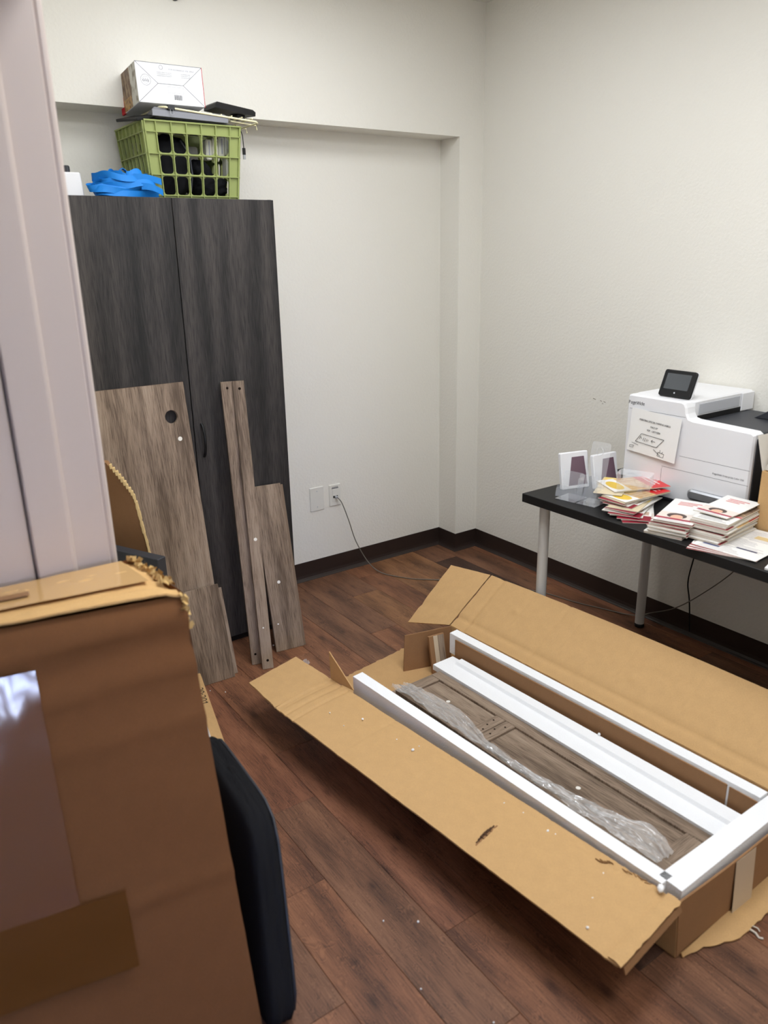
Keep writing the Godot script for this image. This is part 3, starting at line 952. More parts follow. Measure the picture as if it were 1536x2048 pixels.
# plastic milk crate: four tapered lattice walls, a rim band, a slatted bottom
func crate() -> void:
	var t := thing("milk_crate", "lime green plastic lattice crate on top of the wardrobe", "crate", TR(V(-1.610, WT, 0.045), V(0, 0.0, 0)))
	var H := 0.262
	var W := 0.375     # at the rim
	var D := 0.31
	var tp := 0.020    # how much narrower each side is at the foot
	var walls := [[W, D, 0.0], [D, W, PI / 2], [W, D, PI], [D, W, -PI / 2]]
	for k in 4:
		var w: float = walls[k][0]
		var dd: float = walls[k][1]
		var node := Node3D.new()
		node.name = "wall"
		node.rotation.y = walls[k][2]
		t.add_child(node, true)
		var s := new_st()
		var z := dd / 2
		# in wall axes: x along, y up, leaning outward towards the rim
		var at := func(x: float, y: float, o: float) -> Vector3:
			var f := y / H
			return V(x * (1.0 - (1.0 - f) * 2.0 * tp / w), y, z - tp * (1.0 - f) + o)
		var bar := func(xa: float, ya: float, xb: float, yb: float, o0: float, o1: float) -> void:
			hexa(s, [at.call(xa, ya, o1), at.call(xb, ya, o1), at.call(xb, ya, o0), at.call(xa, ya, o0), at.call(xa, yb, o1), at.call(xb, yb, o1), at.call(xb, yb, o0), at.call(xa, yb, o0)])
		# rim band, corner posts, foot band
		bar.call(-w / 2, H - 0.036, w / 2, H - 0.003, -0.004, -0.001)
		bar.call(-w / 2, H - 0.005, w / 2, H, -0.006, 0.008)
		bar.call(-w / 2, H - 0.040, w / 2, H - 0.036, -0.004, 0.006)
		bar.call(-w / 2, 0.0, w / 2, 0.014, -0.004, -0.001)
		bar.call(-w / 2, 0.010, w / 2, 0.014, -0.004, 0.006)
		var c := 0.042
		bar.call(-w / 2, 0.014, -w / 2 + c, H - 0.04, -0.004, -0.001)
		bar.call(w / 2 - c, 0.014, w / 2, H - 0.04, -0.004, -0.001)
		bar.call(-w / 2, 0.0, -w / 2 + 0.004, H, -0.004, 0.006)
		bar.call(w / 2 - 0.004, 0.0, w / 2, H, -0.004, 0.006)
		var n := 5
		var span := w - 2 * c
		for i in n + 1:
			var x := -w / 2 + c + span * i / n
			bar.call(x - 0.0018, 0.0, x + 0.0018, H, -0.004, 0.007)
			if i > 0 and i < n: bar.call(x - 0.004, 0.014, x + 0.004, H - 0.04, -0.004, -0.001)
		for r in [0.082, 0.152]:
			bar.call(-w / 2, r - 0.0018, w / 2, r + 0.0018, -0.004, 0.007)
			bar.call(-w / 2 + c, r - 0.004, w / 2 - c, r + 0.004, -0.004, -0.001)
		# rounded hole corners
		for i in n:
			var xa := -w / 2 + c + span * i / n + 0.004
			var xb := -w / 2 + c + span * (i + 1) / n - 0.004
			for rr in [[0.014, 0.078], [0.086, 0.148], [0.156, H - 0.04]]:
				for q in [[xa, rr[0], 1, 1], [xb, rr[0], -1, 1], [xa, rr[1], 1, -1], [xb, rr[1], -1, -1]]:
					var g := 0.011
					var a: Vector3 = at.call(q[0], q[1], -0.001)
					var b: Vector3 = at.call(q[0] + q[2] * g, q[1], -0.001)
					var e: Vector3 = at.call(q[0], q[1] + q[3] * g, -0.001)
					var m: Vector3 = at.call(q[0] + q[2] * g * 0.33, q[1] + q[3] * g * 0.33, -0.001)
					var f1 := [a, b, m] if q[2] * q[3] > 0 else [a, m, b]
					var f2 := [a, m, e] if q[2] * q[3] > 0 else [a, e, m]
					face(s, f1)
					face(s, f2)
					var back := V(0, 0, -0.003)
					face(s, [f1[0] + back, f1[2] + back, f1[1] + back])
					face(s, [f2[0] + back, f2[2] + back, f2[1] + back])
		obj("lattice", s, M.green, node)
	var s := new_st()
	for k in 9: box(s, V(-W / 2 + tp, 0.003, -D / 2 + tp + k * 0.032), V(W / 2 - tp, 0.007, -D / 2 + tp + k * 0.032 + 0.012))
	for k in 11: box(s, V(-W / 2 + tp + k * 0.032, 0.002, -D / 2 + tp), V(-W / 2 + tp + k * 0.032 + 0.01, 0.0065, D / 2 - tp))
	obj("bottom", s, M.green, t)
	# contents
	var b := thing("dark_pouch", "black fabric pouch filling the left half of the green crate", "pouch", T(-1.685, WT + 0.008, 0.06))
	s = new_st()
	blob(s, V(0.15, 0.22, 0.2), 3.4, 0.12, 31, TR(V(0, 0.11, 0), V(0, 0.2, -0.06)), 40, 26)
	obj("body", s, M.fabric, b)
	s = new_st()
	tube(s, [V(0.045, 0.20, 0.075), V(0.068, 0.15, 0.097), V(0.07, 0.08, 0.104), V(0.06, 0.02, 0.1)], 0.004, 6)
	obj("piping", s, M.charcoal, b)
	b = thing("dark_pouch", "smaller black pouch with slumped top at the right end of the green crate", "pouch", T(-1.522, WT + 0.008, 0.065))
	s = new_st()
	blob(s, V(0.135, 0.09, 0.19), 3.0, 0.16, 37, T(0, 0.046, 0), 36, 22)
	blob(s, V(0.075, 0.09, 0.14), 2.8, 0.16, 41, TR(V(-0.028, 0.095, 0.015), V(0.2, 0, 0.4)), 24, 16)
	obj("body", s, M.fabric, b)
	# pale blocks standing in the crate behind the pouches
	var names := ["leftmost of the four upright pale plugs in the green crate", "second from the left of the upright pale plugs in the crate", "third of the four upright pale plugs in the green crate", "rightmost of the four upright pale plugs in the green crate", "single pale plug lower down at the right end of the green crate"]
	for k in 5:
		var at := V(-1.528 + k * 0.0265, WT + 0.146 + k * 0.006, 0.118) if k < 4 else V(-1.449, WT + 0.088, 0.118)
		var o := thing("pale_plug", names[k], "plug", TR(at, V(0.0, 0, -0.04)), "pale plugs in the crate")
		s = new_st()
		extrude(s, rrect(-0.0122, 0.0, 0.0122, 0.074, 0.008), -0.02, 0.02, 0.004)
		obj("case", s, mk(rgb(232, 232, 214), 0.5), o)
		s = new_st()
		box(s, V(-0.003, 0.012, 0.02), V(0.003, 0.066, 0.0205))
		obj("seam", s, M.grey, o)

func on_crate() -> void:
	var y := WT + 0.262
	# silver flat device under the white carton
	var t := thing("silver_tray", "flat silver metal tray with dark lip lying across the green crate", "tray", TR(V(-1.60, y + 0.004, 0.06), V(-0.03, 0.0, -0.02)))
	var s := new_st()
	extrude(s, [Vector2(-0.165, -0.155), Vector2(0.125, -0.155), Vector2(0.125, 0.12), Vector2(-0.13, 0.12)], 0, 0.030, 0.010, Transform3D(Basis(V(1, 0, 0), V(0, 0, -1), V(0, 1, 0)), Vector3.ZERO))
	obj("body", s, M.silver, t)
	s = new_st()
	box(s, V(-0.155, -0.004, -0.13), V(0.155, 0.001, 0.13), 0.001)
	obj("underside", s, M.charcoal, t)
	# black book-like slab under the left end of the carton
	t = thing("black_folder", "thin black folder tucked under the left end of the white retail carton", "folder", TR(V(-1.785, y + 0.012, 0.10), V(0.1, 0.1, 0.25)))
	s = new_st()
	box(s, V(-0.045, 0, -0.08), V(0.03, 0.010, 0.10), 0.002)
	obj("cover", s, M.black, t)
	# cream wire letter tray
	t = thing("wire_tray", "cream coated wire letter tray lying under the white retail carton and black stand", "tray", TR(V(-1.56, y + 0.0385, 0.06), V(0, 0, -0.02)))
	s = new_st()
	var ring := [V(-0.16, 0, 0.155), V(0.20, -0.016, 0.155), V(0.215, -0.018, 0.14), V(0.215, -0.018, -0.06), V(-0.165, 0, -0.06), V(-0.172, 0, -0.05), V(-0.172, 0, 0.145), V(-0.16, 0, 0.155)]
	tube(s, ring, 0.0036, 6)
	obj("rim", s, M.cream, t)
	for k in 9:
		s = new_st()
		tube(s, [V(-0.15 + k * 0.042, -0.0007 * k * 1.2, 0.155), V(-0.15 + k * 0.042, -0.0007 * k * 1.2, -0.06)], 0.0022, 6)
		obj("wire", s, M.cream, t)
	for k in 2:
		s = new_st()
		tube(s, [V(0.125, -0.012, 0.09 - k * 0.09), V(0.232, -0.018, 0.09 - k * 0.09), V(0.236, -0.034, 0.09 - k * 0.09)], 0.0026, 6)
		obj("hook", s, M.cream, t)
	# black binder clip on the rim
	t = thing("binder_clip", "small black binder clip gripping the cream wire tray in front of the white carton", "clip", T(-1.695, y + 0.042, 0.213))
	s = new_st()
	extrude(s, [Vector2(-0.009, -0.008), Vector2(0.009, -0.008), Vector2(0.003, 0.008), Vector2(-0.003, 0.008)], -0.013, 0.013, 0.001, Transform3D(Basis(V(0, 0, 1), V(0, 1, 0), V(-1, 0, 0)), Vector3.ZERO))
	obj("body", s, M.black, t)
	for q in [-1.0, 1.0]:
		s = new_st()
		tube(s, [V(-0.005, -0.007, 0.008 * q), V(-0.006, -0.022, 0.01 * q), V(0, -0.026, 0.01 * q), V(0.006, -0.022, 0.01 * q), V(0.005, -0.007, 0.008 * q)], 0.0009, 5)
		obj("loop", s, M.steel, t)
	# white retail carton, its folded end towards the room
	t = thing("retail_carton", "white retail carton with printed folded end and a red-edged food picture on its side", "box", TR(V(-1.674, y + 0.057, 0.185), V(-0.07, -0.03, 0.0)))
	var w := 0.246
	var h := 0.132
	s = new_st()
	box(s, V(-w / 2, 0, -0.215), V(w / 2, h, 0), 0.0015)
	obj("body", s, M.white, t)
	# folds of the end: two diagonals from each side meeting in a short line
	s = new_st()
	var L := [[-0.5, 1.0, -0.19, 0.5], [-0.5, 0.0, -0.19, 0.5], [0.5, 1.0, 0.19, 0.5], [0.5, 0.0, 0.19, 0.5], [-0.19, 0.5, 0.19, 0.5], [-0.5, 0.995, 0.5, 0.995]]
	for q in L:
		var a := V(q[0] * w, q[1] * h, 0.0004)
		var b := V(q[2] * w, q[3] * h, 0.0004)
		var n := (b - a).cross(Vector3.BACK).normalized() * 0.0009
		face(s, [a + n, b + n, b - n, a - n])
	obj("fold_lines", s, M.greyink, t)
	letters("FOR HOUSEHOLD USE ONLY", 0.0075, T(0.045, 0.115, 0.0003), t, M.greyink)
	for k in 3:
		letters("household appliance care and use", 0.0036, T(-0.02, 0.103 - k * 0.0055, 0.0003), t, M.greyink)
		letters("see instructions inside", 0.0036, T(0.06, 0.103 - k * 0.0055, 0.0003), t, M.greyink)
	s = new_st()
	for k in 24:
		var a := TAU * k / 24
		var b := TAU * (k + 1) / 24
		for r in [[0.0185, 0.0172, -0.09, 0.074], [0.012, 0.0112, -0.09, 0.074]]:
			var c := V(r[2], r[3], 0.0004)
			face(s, [c + V(cos(a), sin(a), 0) * r[1], c + V(cos(a), sin(a), 0) * r[0], c + V(cos(b), sin(b), 0) * r[0], c + V(cos(b), sin(b), 0) * r[1]])
	obj("round_mark", s, M.greyink, t)
	s = new_st()
	lathe(s, [Vector2(0.006, 0), Vector2(0.006, 0.0004), Vector2(0.0075, 0.0004), Vector2(0.0075, 0)], 20, Transform3D(Basis(V(1, 0, 0), V(0, 0, 1), V(0, -1, 0)), V(-0.03, 0.119, 0)))
	obj("round_mark", s, M.greyink, t)
	s = new_st()
	for k in 7:
		box(s, V(-0.101 + k * 0.0033, 0.068, 0.0), V(-0.0995 + k * 0.0033, 0.068 + (0.011 if k % 2 else 0.007), 0.0004))
	obj("round_mark_text", s, M.greyink, t).set_meta("kind", "stuff")
	s = new_st()
	for k in 14:
		var x := 0.008 + k * 0.0022
		box(s, V(x, 0.016, 0.0), V(x + (0.0013 if k % 3 else 0.0006), 0.033, 0.0004))
	obj("barcode", s, M.ink, t)
	s = new_st()
	for q in [[-0.012, 0.038, 0.046, 0.0386], [-0.012, 0.058, 0.046, 0.0586], [-0.012, 0.038, -0.0114, 0.058], [0.0454, 0.038, 0.046, 0.058]]:
		box(s, V(q[0], q[1], 0), V(q[2], q[3], 0.0004))
	obj("label_box", s, M.greyink, t)
	# picture side: printed panel and red spine
	var im := Image.create(96, 64, false, Image.FORMAT_RGB8)
	var nz := FastNoiseLite.new()
	nz.seed = 3
	nz.frequency = 0.06
	for py in 64:
		for px in 96:
			var n := nz.get_noise_2d(px, py * 0.6)
			var c := rgb(150, 128, 98).lerp(rgb(86, 58, 34), clampf(0.5 + n * 1.6, 0, 1))
			if py > 44: c = c.lerp(rgb(206, 160, 84), clampf(0.4 + nz.get_noise_2d(px * 2, py * 2 + 50), 0, 1))
			if px > 62: c = rgb(196, 194, 184).lerp(rgb(120, 110, 90), clampf(n * 2.0, 0, 1))
			if px < 8: c = rgb(214, 190, 120)
			im.set_pixel(px, py, c)
	s = new_st()
	var nn := V(-1, 0, 0)
	var p4 := [V(-w / 2 - 0.0004, 0.001, -0.214), V(-w / 2 - 0.0004, 0.001, -0.001), V(-w / 2 - 0.0004, h - 0.001, -0.001), V(-w / 2 - 0.0004, h - 0.001, -0.214)]
	tri(s, [p4[0], p4[1], p4[2]], [nn, nn, nn], [Vector2(0, 1), Vector2(1, 1), Vector2(1, 0)])
	tri(s, [p4[0], p4[2], p4[3]], [nn, nn, nn], [Vector2(0, 1), Vector2(1, 0), Vector2(0, 0)])
	obj("printed_side", s, textured(ImageTexture.create_from_image(im), 0.5), t)
	s = new_st()
	box(s, V(-w / 2 - 0.0012, -0.0005, -0.2165), V(-w / 2 + 0.006, h + 0.0005, -0.178))
	obj("red_edge", s, M.redink, t)
	s = new_st()
	box(s, V(w / 2 - 0.001, -0.0005, -0.003), V(w / 2 + 0.0008, h + 0.0005, 0.0006))
	obj("red_edge", s, M.redink, t)
	# black wedge-shaped stand on the right
	t = thing("black_stand", "flat black wedge-shaped stand with small foot, right of the white retail carton", "stand", TR(V(-1.435, y + 0.048, 0.12), V(0.06, 0.12, -0.10)))
	s = new_st()
	extrude(s, [Vector2(-0.085, -0.06), Vector2(0.085, -0.07), Vector2(0.09, 0.05), Vector2(-0.06, 0.07)], 0.0, 0.022, 0.008, Transform3D(Basis(V(1, 0, 0), V(0, 0, -1), V(0, 1, 0)), V(0, 0.008, 0)))
	obj("slab", s, M.black, t)
	s = new_st()
	box(s, V(0.03, -0.007, -0.03), V(0.065, 0.009, 0.03), 0.003)
	obj("foot", s, M.charcoal, t)
	# charging cable hanging from the stand
	t = thing("usb_cable", "short black cable with metal plug hanging beside the green crate", "cable")
	s = new_st()
	tube(s, [V(-1.437, y + 0.004, 0.19), V(-1.420, y - 0.004, 0.195), V(-1.412, y - 0.03, 0.198), V(-1.410, y - 0.075, 0.198)], 0.0018, 6)
	obj("wire", s, M.blackcord, t)
	s = new_st()
	box(s, V(-1.4155, y - 0.098, 0.194), V(-1.4045, y - 0.074, 0.202), 0.001)
	obj("plug", s, M.black, t)
	s = new_st()
	box(s, V(-1.4145, y - 0.114, 0.1955), V(-1.4055, y - 0.098, 0.2005))
	obj("connector", s, M.steel, t)

# ---------------------------------------------------------------- boards leaning on the wardrobe
func lean(called: String, label: String, bl: Vector3, br: Vector3, top: Vector3, h: float, thick: float, uv: Vector2, group: String) -> Node3D:
	var x := br - bl
	var t := thing(called, label, "board", frame(bl, x, top - bl), group)
	uvo = uv
	return t

func dots(t: Node3D, spots: Array, called: String, m: Material, r: float, deep := 0.0008) -> void:
	for q in spots:
		var s := new_st()
		lathe(s, [Vector2(0, deep), Vector2(r * 0.8, deep), Vector2(r, deep * 0.5), Vector2(r, 0)], 16, Transform3D(Basis(V(1, 0, 0), V(0, 0, 1), V(0, -1, 0)), V(q[0], q[1], 0)))
		obj(called, s, m, t)

func leaning_boards() -> void:
	var g := "wood-look boards leaning on the wardrobe"
	# big board with a cable hole
	var t := lean("wood_board", "widest grey-brown board leaning on the wardrobe, with a round cable hole near its top corner", V(-2.182, 0.001, 0.470), V(-1.779, 0.001, 0.470), V(-2.182, 1.17, 0.287), 1.19, 0.016, Vector2(0.02, 0.0), g)
	var hole := Vector2(0.337, 1.060)
	var s := new_st()
	var pl := [Vector2(0, 0), Vector2(0.403, 0), Vector2(0.403, 1.186), Vector2(hole.x, 1.186)]
	for k in 25:
		var a := PI / 2 - TAU * k / 24.0
		pl.append(hole + Vector2(cos(a), sin(a)) * 0.0255)
	pl.append(Vector2(hole.x - 0.0001, 1.186))
	pl.append(Vector2(0, 1.186))
	extrude(s, pl, -0.016, 0.0, 0.0)
	obj("panel", s, M.oak, t)
	s = new_st()
	box(s, V(0, 1.1862, -0.0158), V(0.403, 1.1872, -0.0002))
	obj("edge_band", s, M.oak_edge, t)
	dots(t, [[0.357, 0.972]], "sticker", M.dot, 0.0085)
	# two short boards in front of it
	t = lean("wood_board", "short square grey-brown board leaning in front of the widest board, hindmost of two", V(-2.09, 0.001, 0.515), V(-1.762, 0.001, 0.520), V(-2.085, 0.35, 0.415), 0.36, 0.012, Vector2(0.1, 0.4), g)
	s = new_st()
	box(s, V(0, 0, -0.012), V(0.335, 0.362, 0.0), 0.0008)
	obj("panel", s, M.oak, t)
	t = lean("wood_board", "short square grey-brown board leaning in front of the widest board, foremost of two", V(-2.11, 0.001, 0.529), V(-1.776, 0.001, 0.541), V(-2.09, 0.37, 0.423), 0.39, 0.012, Vector2(0.07, 0.72), g)
	s = new_st()
	box(s, V(0, 0, -0.012), V(0.334, 0.388, 0.0), 0.0008)
	obj("panel", s, M.oak, t)
	uvo = Vector2.ZERO
	# two long narrow rails
	t = lean("wood_rail", "long narrow grey-brown rail leaning on the right wardrobe door, hindmost of two", V(-1.681, 0.001, 0.500), V(-1.634, 0.001, 0.512), V(-1.648, 1.16, 0.290), 1.18, 0.018, Vector2(0.31, 0.01), g)
	s = new_st()
	box(s, V(0, 0, -0.016), V(0.046, 1.176, 0.0), 0.001)
	obj("rail", s, M.oak, t)
	dots(t, [[0.018, 0.045], [0.024, 1.150]], "screw_hole", M.hole, 0.005, 0.0004)
	t = lean("wood_rail", "long narrow grey-brown rail leaning on the right wardrobe door, foremost of two with white stickers", V(-1.662, 0.001, 0.560), V(-1.616, 0.001, 0.574), V(-1.611, 1.16, 0.309), 1.19, 0.018, Vector2(0.39, 0.005), g)
	s = new_st()
	box(s, V(0, 0, -0.016), V(0.046, 1.186, 0.0), 0.001)
	obj("rail", s, M.oak, t)
	dots(t, [[0.024, 0.036], [0.026, 1.155]], "screw_hole", M.hole, 0.0055, 0.0004)
	dots(t, [[0.026, 0.545]], "sticker", M.dot, 0.007)
	dots(t, [[0.020, 0.175]], "sticker", M.dot, 0.0035)
	# shorter wide board at the right
	t = lean("wood_board", "medium grey-brown board leaning at the right end of the wardrobe, with a grooved edge", V(-1.546, 0.001, 0.462), V(-1.424, 0.001, 0.478), V(-1.513, 0.70, 0.290), 0.72, 0.016, Vector2(0.2, 0.42), g)
	s = new_st()
	box(s, V(0, 0, -0.016), V(0.126, 0.722, 0.0), 0.0008)
	obj("panel", s, M.oak, t)
	s = new_st()
	box(s, V(0.1262, 0.0, -0.012), V(0.137, 0.715, -0.004), 0.0005)
	obj("edge_lip", s, M.oak_edge, t)
	dots(t, [[0.055, 0.30]], "sticker", M.dot, 0.007)
	dots(t, [[0.025, 0.12]], "sticker", M.dot, 0.0035)
	uvo = Vector2.ZERO

# ---------------------------------------------------------------- the open shipping box on the floor
func open_box() -> void:
	var t := thing("open_carton", "long open brown shipping carton on the floor with its flaps spread out", "box")
	var nz := FastNoiseLite.new()
	nz.seed = 23
	nz.frequency = 1.0
	var FL := V(-1.604, 0.152, 1.012)
	var NL := V(-1.490, 0.170, 2.398)
	var FR := V(-0.998, 0.168, 0.974)
	var NR := V(-0.935, 0.170, 2.372)
	var th := 0.005
	# bottom, reaching out beyond the far end to a torn edge
	var s := new_st()
	sheet(s, 24, 30, func(u: float, v: float) -> Vector3:
		var a := V(-1.585, 0.004, 1.02).lerp(V(-1.482, 0.004, 2.404), v)
		var b := V(-1.0, 0.004, 0.98).lerp(V(-0.94, 0.004, 2.385), v)
		return a.lerp(b, u), th, 0.56, 1.4)
	obj("bottom_panel", s, M.card_in, t)
	s = new_st()
	sheet(s, 30, 8, func(u: float, v: float) -> Vector3:
		var a := V(-1.578, 0.004, 1.02).lerp(V(-1.012, 0.004, 0.985), u)
		var far := V(-1.44, 0.008, 0.83).lerp(V(-1.06, 0.010, 0.775), u) + V(0, 0, nz.get_noise_1d(u * 30.0) * 0.012)
		return a.lerp(far, 1.0 - v) + V(0, 0.01 * sin(v * PI) * (1.0 - v), 0), th, 0.5, 0.22)
	obj("far_flap", s, M.card_in, t)
	# sides
	var wall := func(called: String, b0: Vector3, b1: Vector3, t0: Vector3, t1: Vector3, bow: float) -> void:
		var q := new_st()
		sheet(q, 24, 4, func(u: float, v: float) -> Vector3:
			var p := b0.lerp(b1, u).lerp(t0.lerp(t1, u), v)
			return p + V(bow, 0, 0) * sin(u * PI) * v, th, 1.4, 0.17)
		obj(called, q, M.card_in, t)
	wall.call("side_panel", V(-1.585, 0.004, 1.02), V(-1.482, 0.004, 2.404), FL, NL, -0.008)
	wall.call("side_panel", V(-0.94, 0.004, 2.385), V(-0.995, 0.004, 0.98), NR, FR, 0.0)
	s = new_st()
	sheet(s, 20, 4, func(u: float, v: float) -> Vector3:
		return V(-1.482, 0.004, 2.404).lerp(V(-0.93, 0.004, 2.388), u).lerp(NL.lerp(NR + V(0, 0, 0.02), u), v) + V(0, 0, 0.006 * sin(u * PI)), th, 0.55, 0.17)
	obj("end_panel", s, M.card_dark, t)
	# left flap lying out level, with its extra end piece beyond a double crease
	s = new_st()
	var Lo0 := V(-1.861, 0.160, 1.078)
	var Lo1 := V(-1.736, 0.160, 2.424)
	sheet(s, 10, 260, func(u: float, v: float) -> Vector3:
		# u: 0 at the outer edge, 1 at the hinge; v: 0 at the far end, 1 near
		var a := Lo0.lerp(Lo1, v)
		var b := FL.lerp(NL, v)
		var p := a.lerp(b, u)
		var zz := v * 1.38
		p.y += 0.004 * sin(u * PI) + 0.002 * nz.get_noise_2d(u * 3.0, zz * 5.0)
		for q in [0.010, 0.024, 0.060, 0.105, 0.36, 0.62, 1.0]:
			p.y -= (0.0034 if q < 0.2 else 0.0014) * exp(-pow((zz - q - 0.01 * u) / 0.006, 2.0))
		p.y -= 0.003 * exp(-pow((zz - 1.345) / 0.006, 2.0))
		p.y += 0.012 * smoothstep(0.72, 1.0, u) * exp(-pow((zz - 1.28) / 0.06, 2.0)) * nz.get_noise_2d(u * 18.0, zz * 30.0)
		p.z += (0.008 * nz.get_noise_1d(u * 9.0 + 3.0)) * smoothstep(0.97, 1.0, v)
		return p, th, 0.28, 1.38)
	var lf := obj("long_flap", s, M.card, t)
	s = new_st()
	sheet(s, 14, 14, func(u: float, v: float) -> Vector3:
		var a := V(-1.857, 0.152, 0.862).lerp(Lo0 + V(0, 0, -0.006), v)
		var b := V(-1.625, 0.150, 0.792).lerp(FL + V(0, 0, -0.006), v)
		var p := a.lerp(b, u)
		p.y += 0.002 * nz.get_noise_2d(u * 4.0, v * 3.0) - 0.003 * smoothstep(0.9, 1.0, v) - 0.0015 * exp(-pow((v - 0.55) / 0.03, 2.0))
		p.x += 0.004 * nz.get_noise_1d(v * 8.0) * smoothstep(0.95, 1.0, u)
		return p, th, 0.27, 0.22)
	obj("flap_end", s, M.card, t)
	# doubled, crushed rim at the near end of the left flap
	s = new_st()
	sheet(s, 20, 4, func(u: float, v: float) -> Vector3:
		var p := (Lo1 + V(0, 0.0045, -0.028)).lerp(NL + V(0.0, 0.0045, -0.028), u) + V(0, 0, v * 0.034)
		p.y += 0.003 * sin(v * PI) + 0.0025 * nz.get_noise_2d(u * 12.0, v * 2.0)
		p.z += 0.006 * nz.get_noise_1d(u * 14.0) * v
		return p, 0.004, 0.28, 0.03)
	obj("folded_rim", s, M.card, t)
	s = new_st()
	sheet(s, 20, 3, func(u: float, v: float) -> Vector3:
		var p := (Lo1 + V(0.012, -0.004, 0.004)).lerp(NL + V(0.0, -0.002, 0.004), u)
		p.y -= v * 0.016 + 0.003 * nz.get_noise_1d(u * 12.0 + 7.0)
		p.z += v * 0.006
		return p, 0.004, 0.28, 0.03)
	obj("rim_lip", s, M.card_dark, t)
	# slit torn into the left flap
	s = new_st()
	for k in 9:
		var f := k / 8.0
		var p := V(-1.745, 0.1625, 1.970).lerp(V(-1.652, 0.1665, 1.950), f)
		var w := 0.0055 * sin(f * PI) + 0.001
		box(s, V(-0.0055, 0, -w), V(0.0055, 0.0012 + 0.003 * sin(f * PI), w), 0.0004, TR(p, V(0.25, 0.27, 0)))
	obj("torn_slit", s, mk(rgb(76, 56, 42), 0.9, 0.2), t)
	s = new_st()
	for k in 6:
		var f := k / 5.0
		var p := V(-1.738, 0.1650, 1.972).lerp(V(-1.660, 0.1685, 1.957), f)
		box(s, V(-0.007, 0, -0.0018), V(0.007, 0.0012, 0.0018), 0.0003, TR(p, V(0.3 + 0.2 * sin(f * 9.0), 0.27 + 0.2 * sin(f * 17.0), 0.1 * cos(f * 11.0))))
	obj("torn_sliver", s, M.card_dark, t)
	# cracks by the crumpled near corner of the left flap
	for q in [[V(-1.541, 0.1735, 2.20), V(-1.520, 0.1735, 2.225)], [V(-1.512, 0.1735, 2.262), V(-1.492, 0.174, 2.345)]]:
		s = new_st()
		for k in 8:
			var f := k / 7.0
			var p: Vector3 = q[0].lerp(q[1], f) + V(nz.get_noise_1d(f * 8.0 + q[0].z * 9.0) * 0.008, 0, 0)
			box(s, V(-0.0012, -0.001, -0.0075), V(0.0012, 0.0006, 0.0075), 0.0003, TR(p, V(0, nz.get_noise_1d(f * 11.0) * 1.6, 0)))
		obj("torn_crack", s, mk(rgb(134, 98, 64), 0.9, 0.2), t)
	# right flap standing up and leaning outwards
	var up := V(0.232, 0.160, -0.010)
	s = new_st()
	sheet(s, 200, 30, func(u: float, v: float) -> Vector3:
		var p := FR.lerp(NR, u) + up * v
		var zz := u * 1.4
		p += V(-0.57, 0.82, 0) * (0.0022 * nz.get_noise_2d(zz * 5.0, v * 3.0) - 0.006 * exp(-pow((v - 0.17) / 0.035, 2.0)) - 0.004 * exp(-pow((zz - 0.40 - 0.02 * v) / 0.010, 2.0)) - 0.005 * exp(-pow((zz - 0.07) / 0.012, 2.0)))
		p += V(-0.57, 0.82, 0) * 0.006 * (exp(-(pow((zz - 0.23) / 0.02, 2.0) + pow((v - 0.62) / 0.05, 2.0))) + exp(-(pow((zz - 0.80) / 0.012, 2.0) + pow((v - 0.45) / 0.03, 2.0))))
		p += V(0, 0, 0.0) + V(0, 0.010, 0) * sin(u * PI) * v
		return p, th, 1.4, 0.28)
	obj("long_flap", s, M.card, t)
	s = new_st()
	var ea := V(-0.075, -0.038, -0.185)   # from hinge corner to the loose corner
	sheet(s, 16, 16, func(u: float, v: float) -> Vector3:
		var p: Vector3 = (FR + V(-0.002, 0, -0.006)) + ea * (1.0 - u)
		var q: Vector3 = (FR + up + V(-0.002, 0, -0.006)) + V(-0.07, 0.006, -0.175) * (1.0 - u)
		var r := p.lerp(q, v)
		r += V(-0.57, 0.82, 0) * (0.0025 * nz.get_noise_2d(u * 5.0, v * 5.0) - 0.005 * exp(-pow((v - 0.22 - 0.1 * (1.0 - u)) / 0.03, 2.0)))
		return r, th, 0.22, 0.28)
	obj("flap_end", s, M.card, t)
	# short flaps still upright at the far end
	s = new_st()
	sheet(s, 8, 8, func(u: float, v: float) -> Vector3:
		return V(-1.213, 0.008, 0.934).lerp(V(-1.004, 0.008, 0.985), u).lerp(V(-1.196, 0.163, 0.922).lerp(FR + V(-0.004, 0, 0.004), u), v), th, 0.21, 0.16)
	obj("end_flap", s, M.card_dark, t)
	s = new_st()
	sheet(s, 6, 8, func(u: float, v: float) -> Vector3:
		var low := V(-1.600, 0.150, 1.016).lerp(V(-1.583, 0.158, 1.140), u)
		var top := V(-1.606, 0.268, 1.02).lerp(V(-1.583, 0.160, 1.141), u)
		return low.lerp(top, v), 0.004, 0.1, 0.16)
	obj("end_flap", s, M.card_in, t)
	# torn bottom flap at the near end
	s = new_st()
	sheet(s, 40, 4, func(u: float, v: float) -> Vector3:
		var a := V(-1.470, 0.014, 2.410).lerp(V(-0.93, 0.014, 2.397), u)
		var w := 0.004 + 0.055 * smoothstep(0.0, 0.35, u) + 0.008 * nz.get_noise_1d(u * 26.0)
		return a + V(0, -0.010 * v, w * v), 0.004, 0.54, 0.05)
	obj("torn_flap", s, M.card, t)
	s = new_st()
	tube(s, [V(-1.265, 0.006, 2.465), V(-1.262, 0.004, 2.478), V(-1.268, 0.003, 2.490), V(-1.262, 0.003, 2.498)], 0.003, 5)
	tube(s, [V(-1.25, 0.006, 2.463), V(-1.246, 0.006, 2.474), V(-1.25, 0.004, 2.482)], 0.0018, 5)
	obj("torn_shred", s, M.pages, t)
	# tape bands on the near end
	s = new_st()
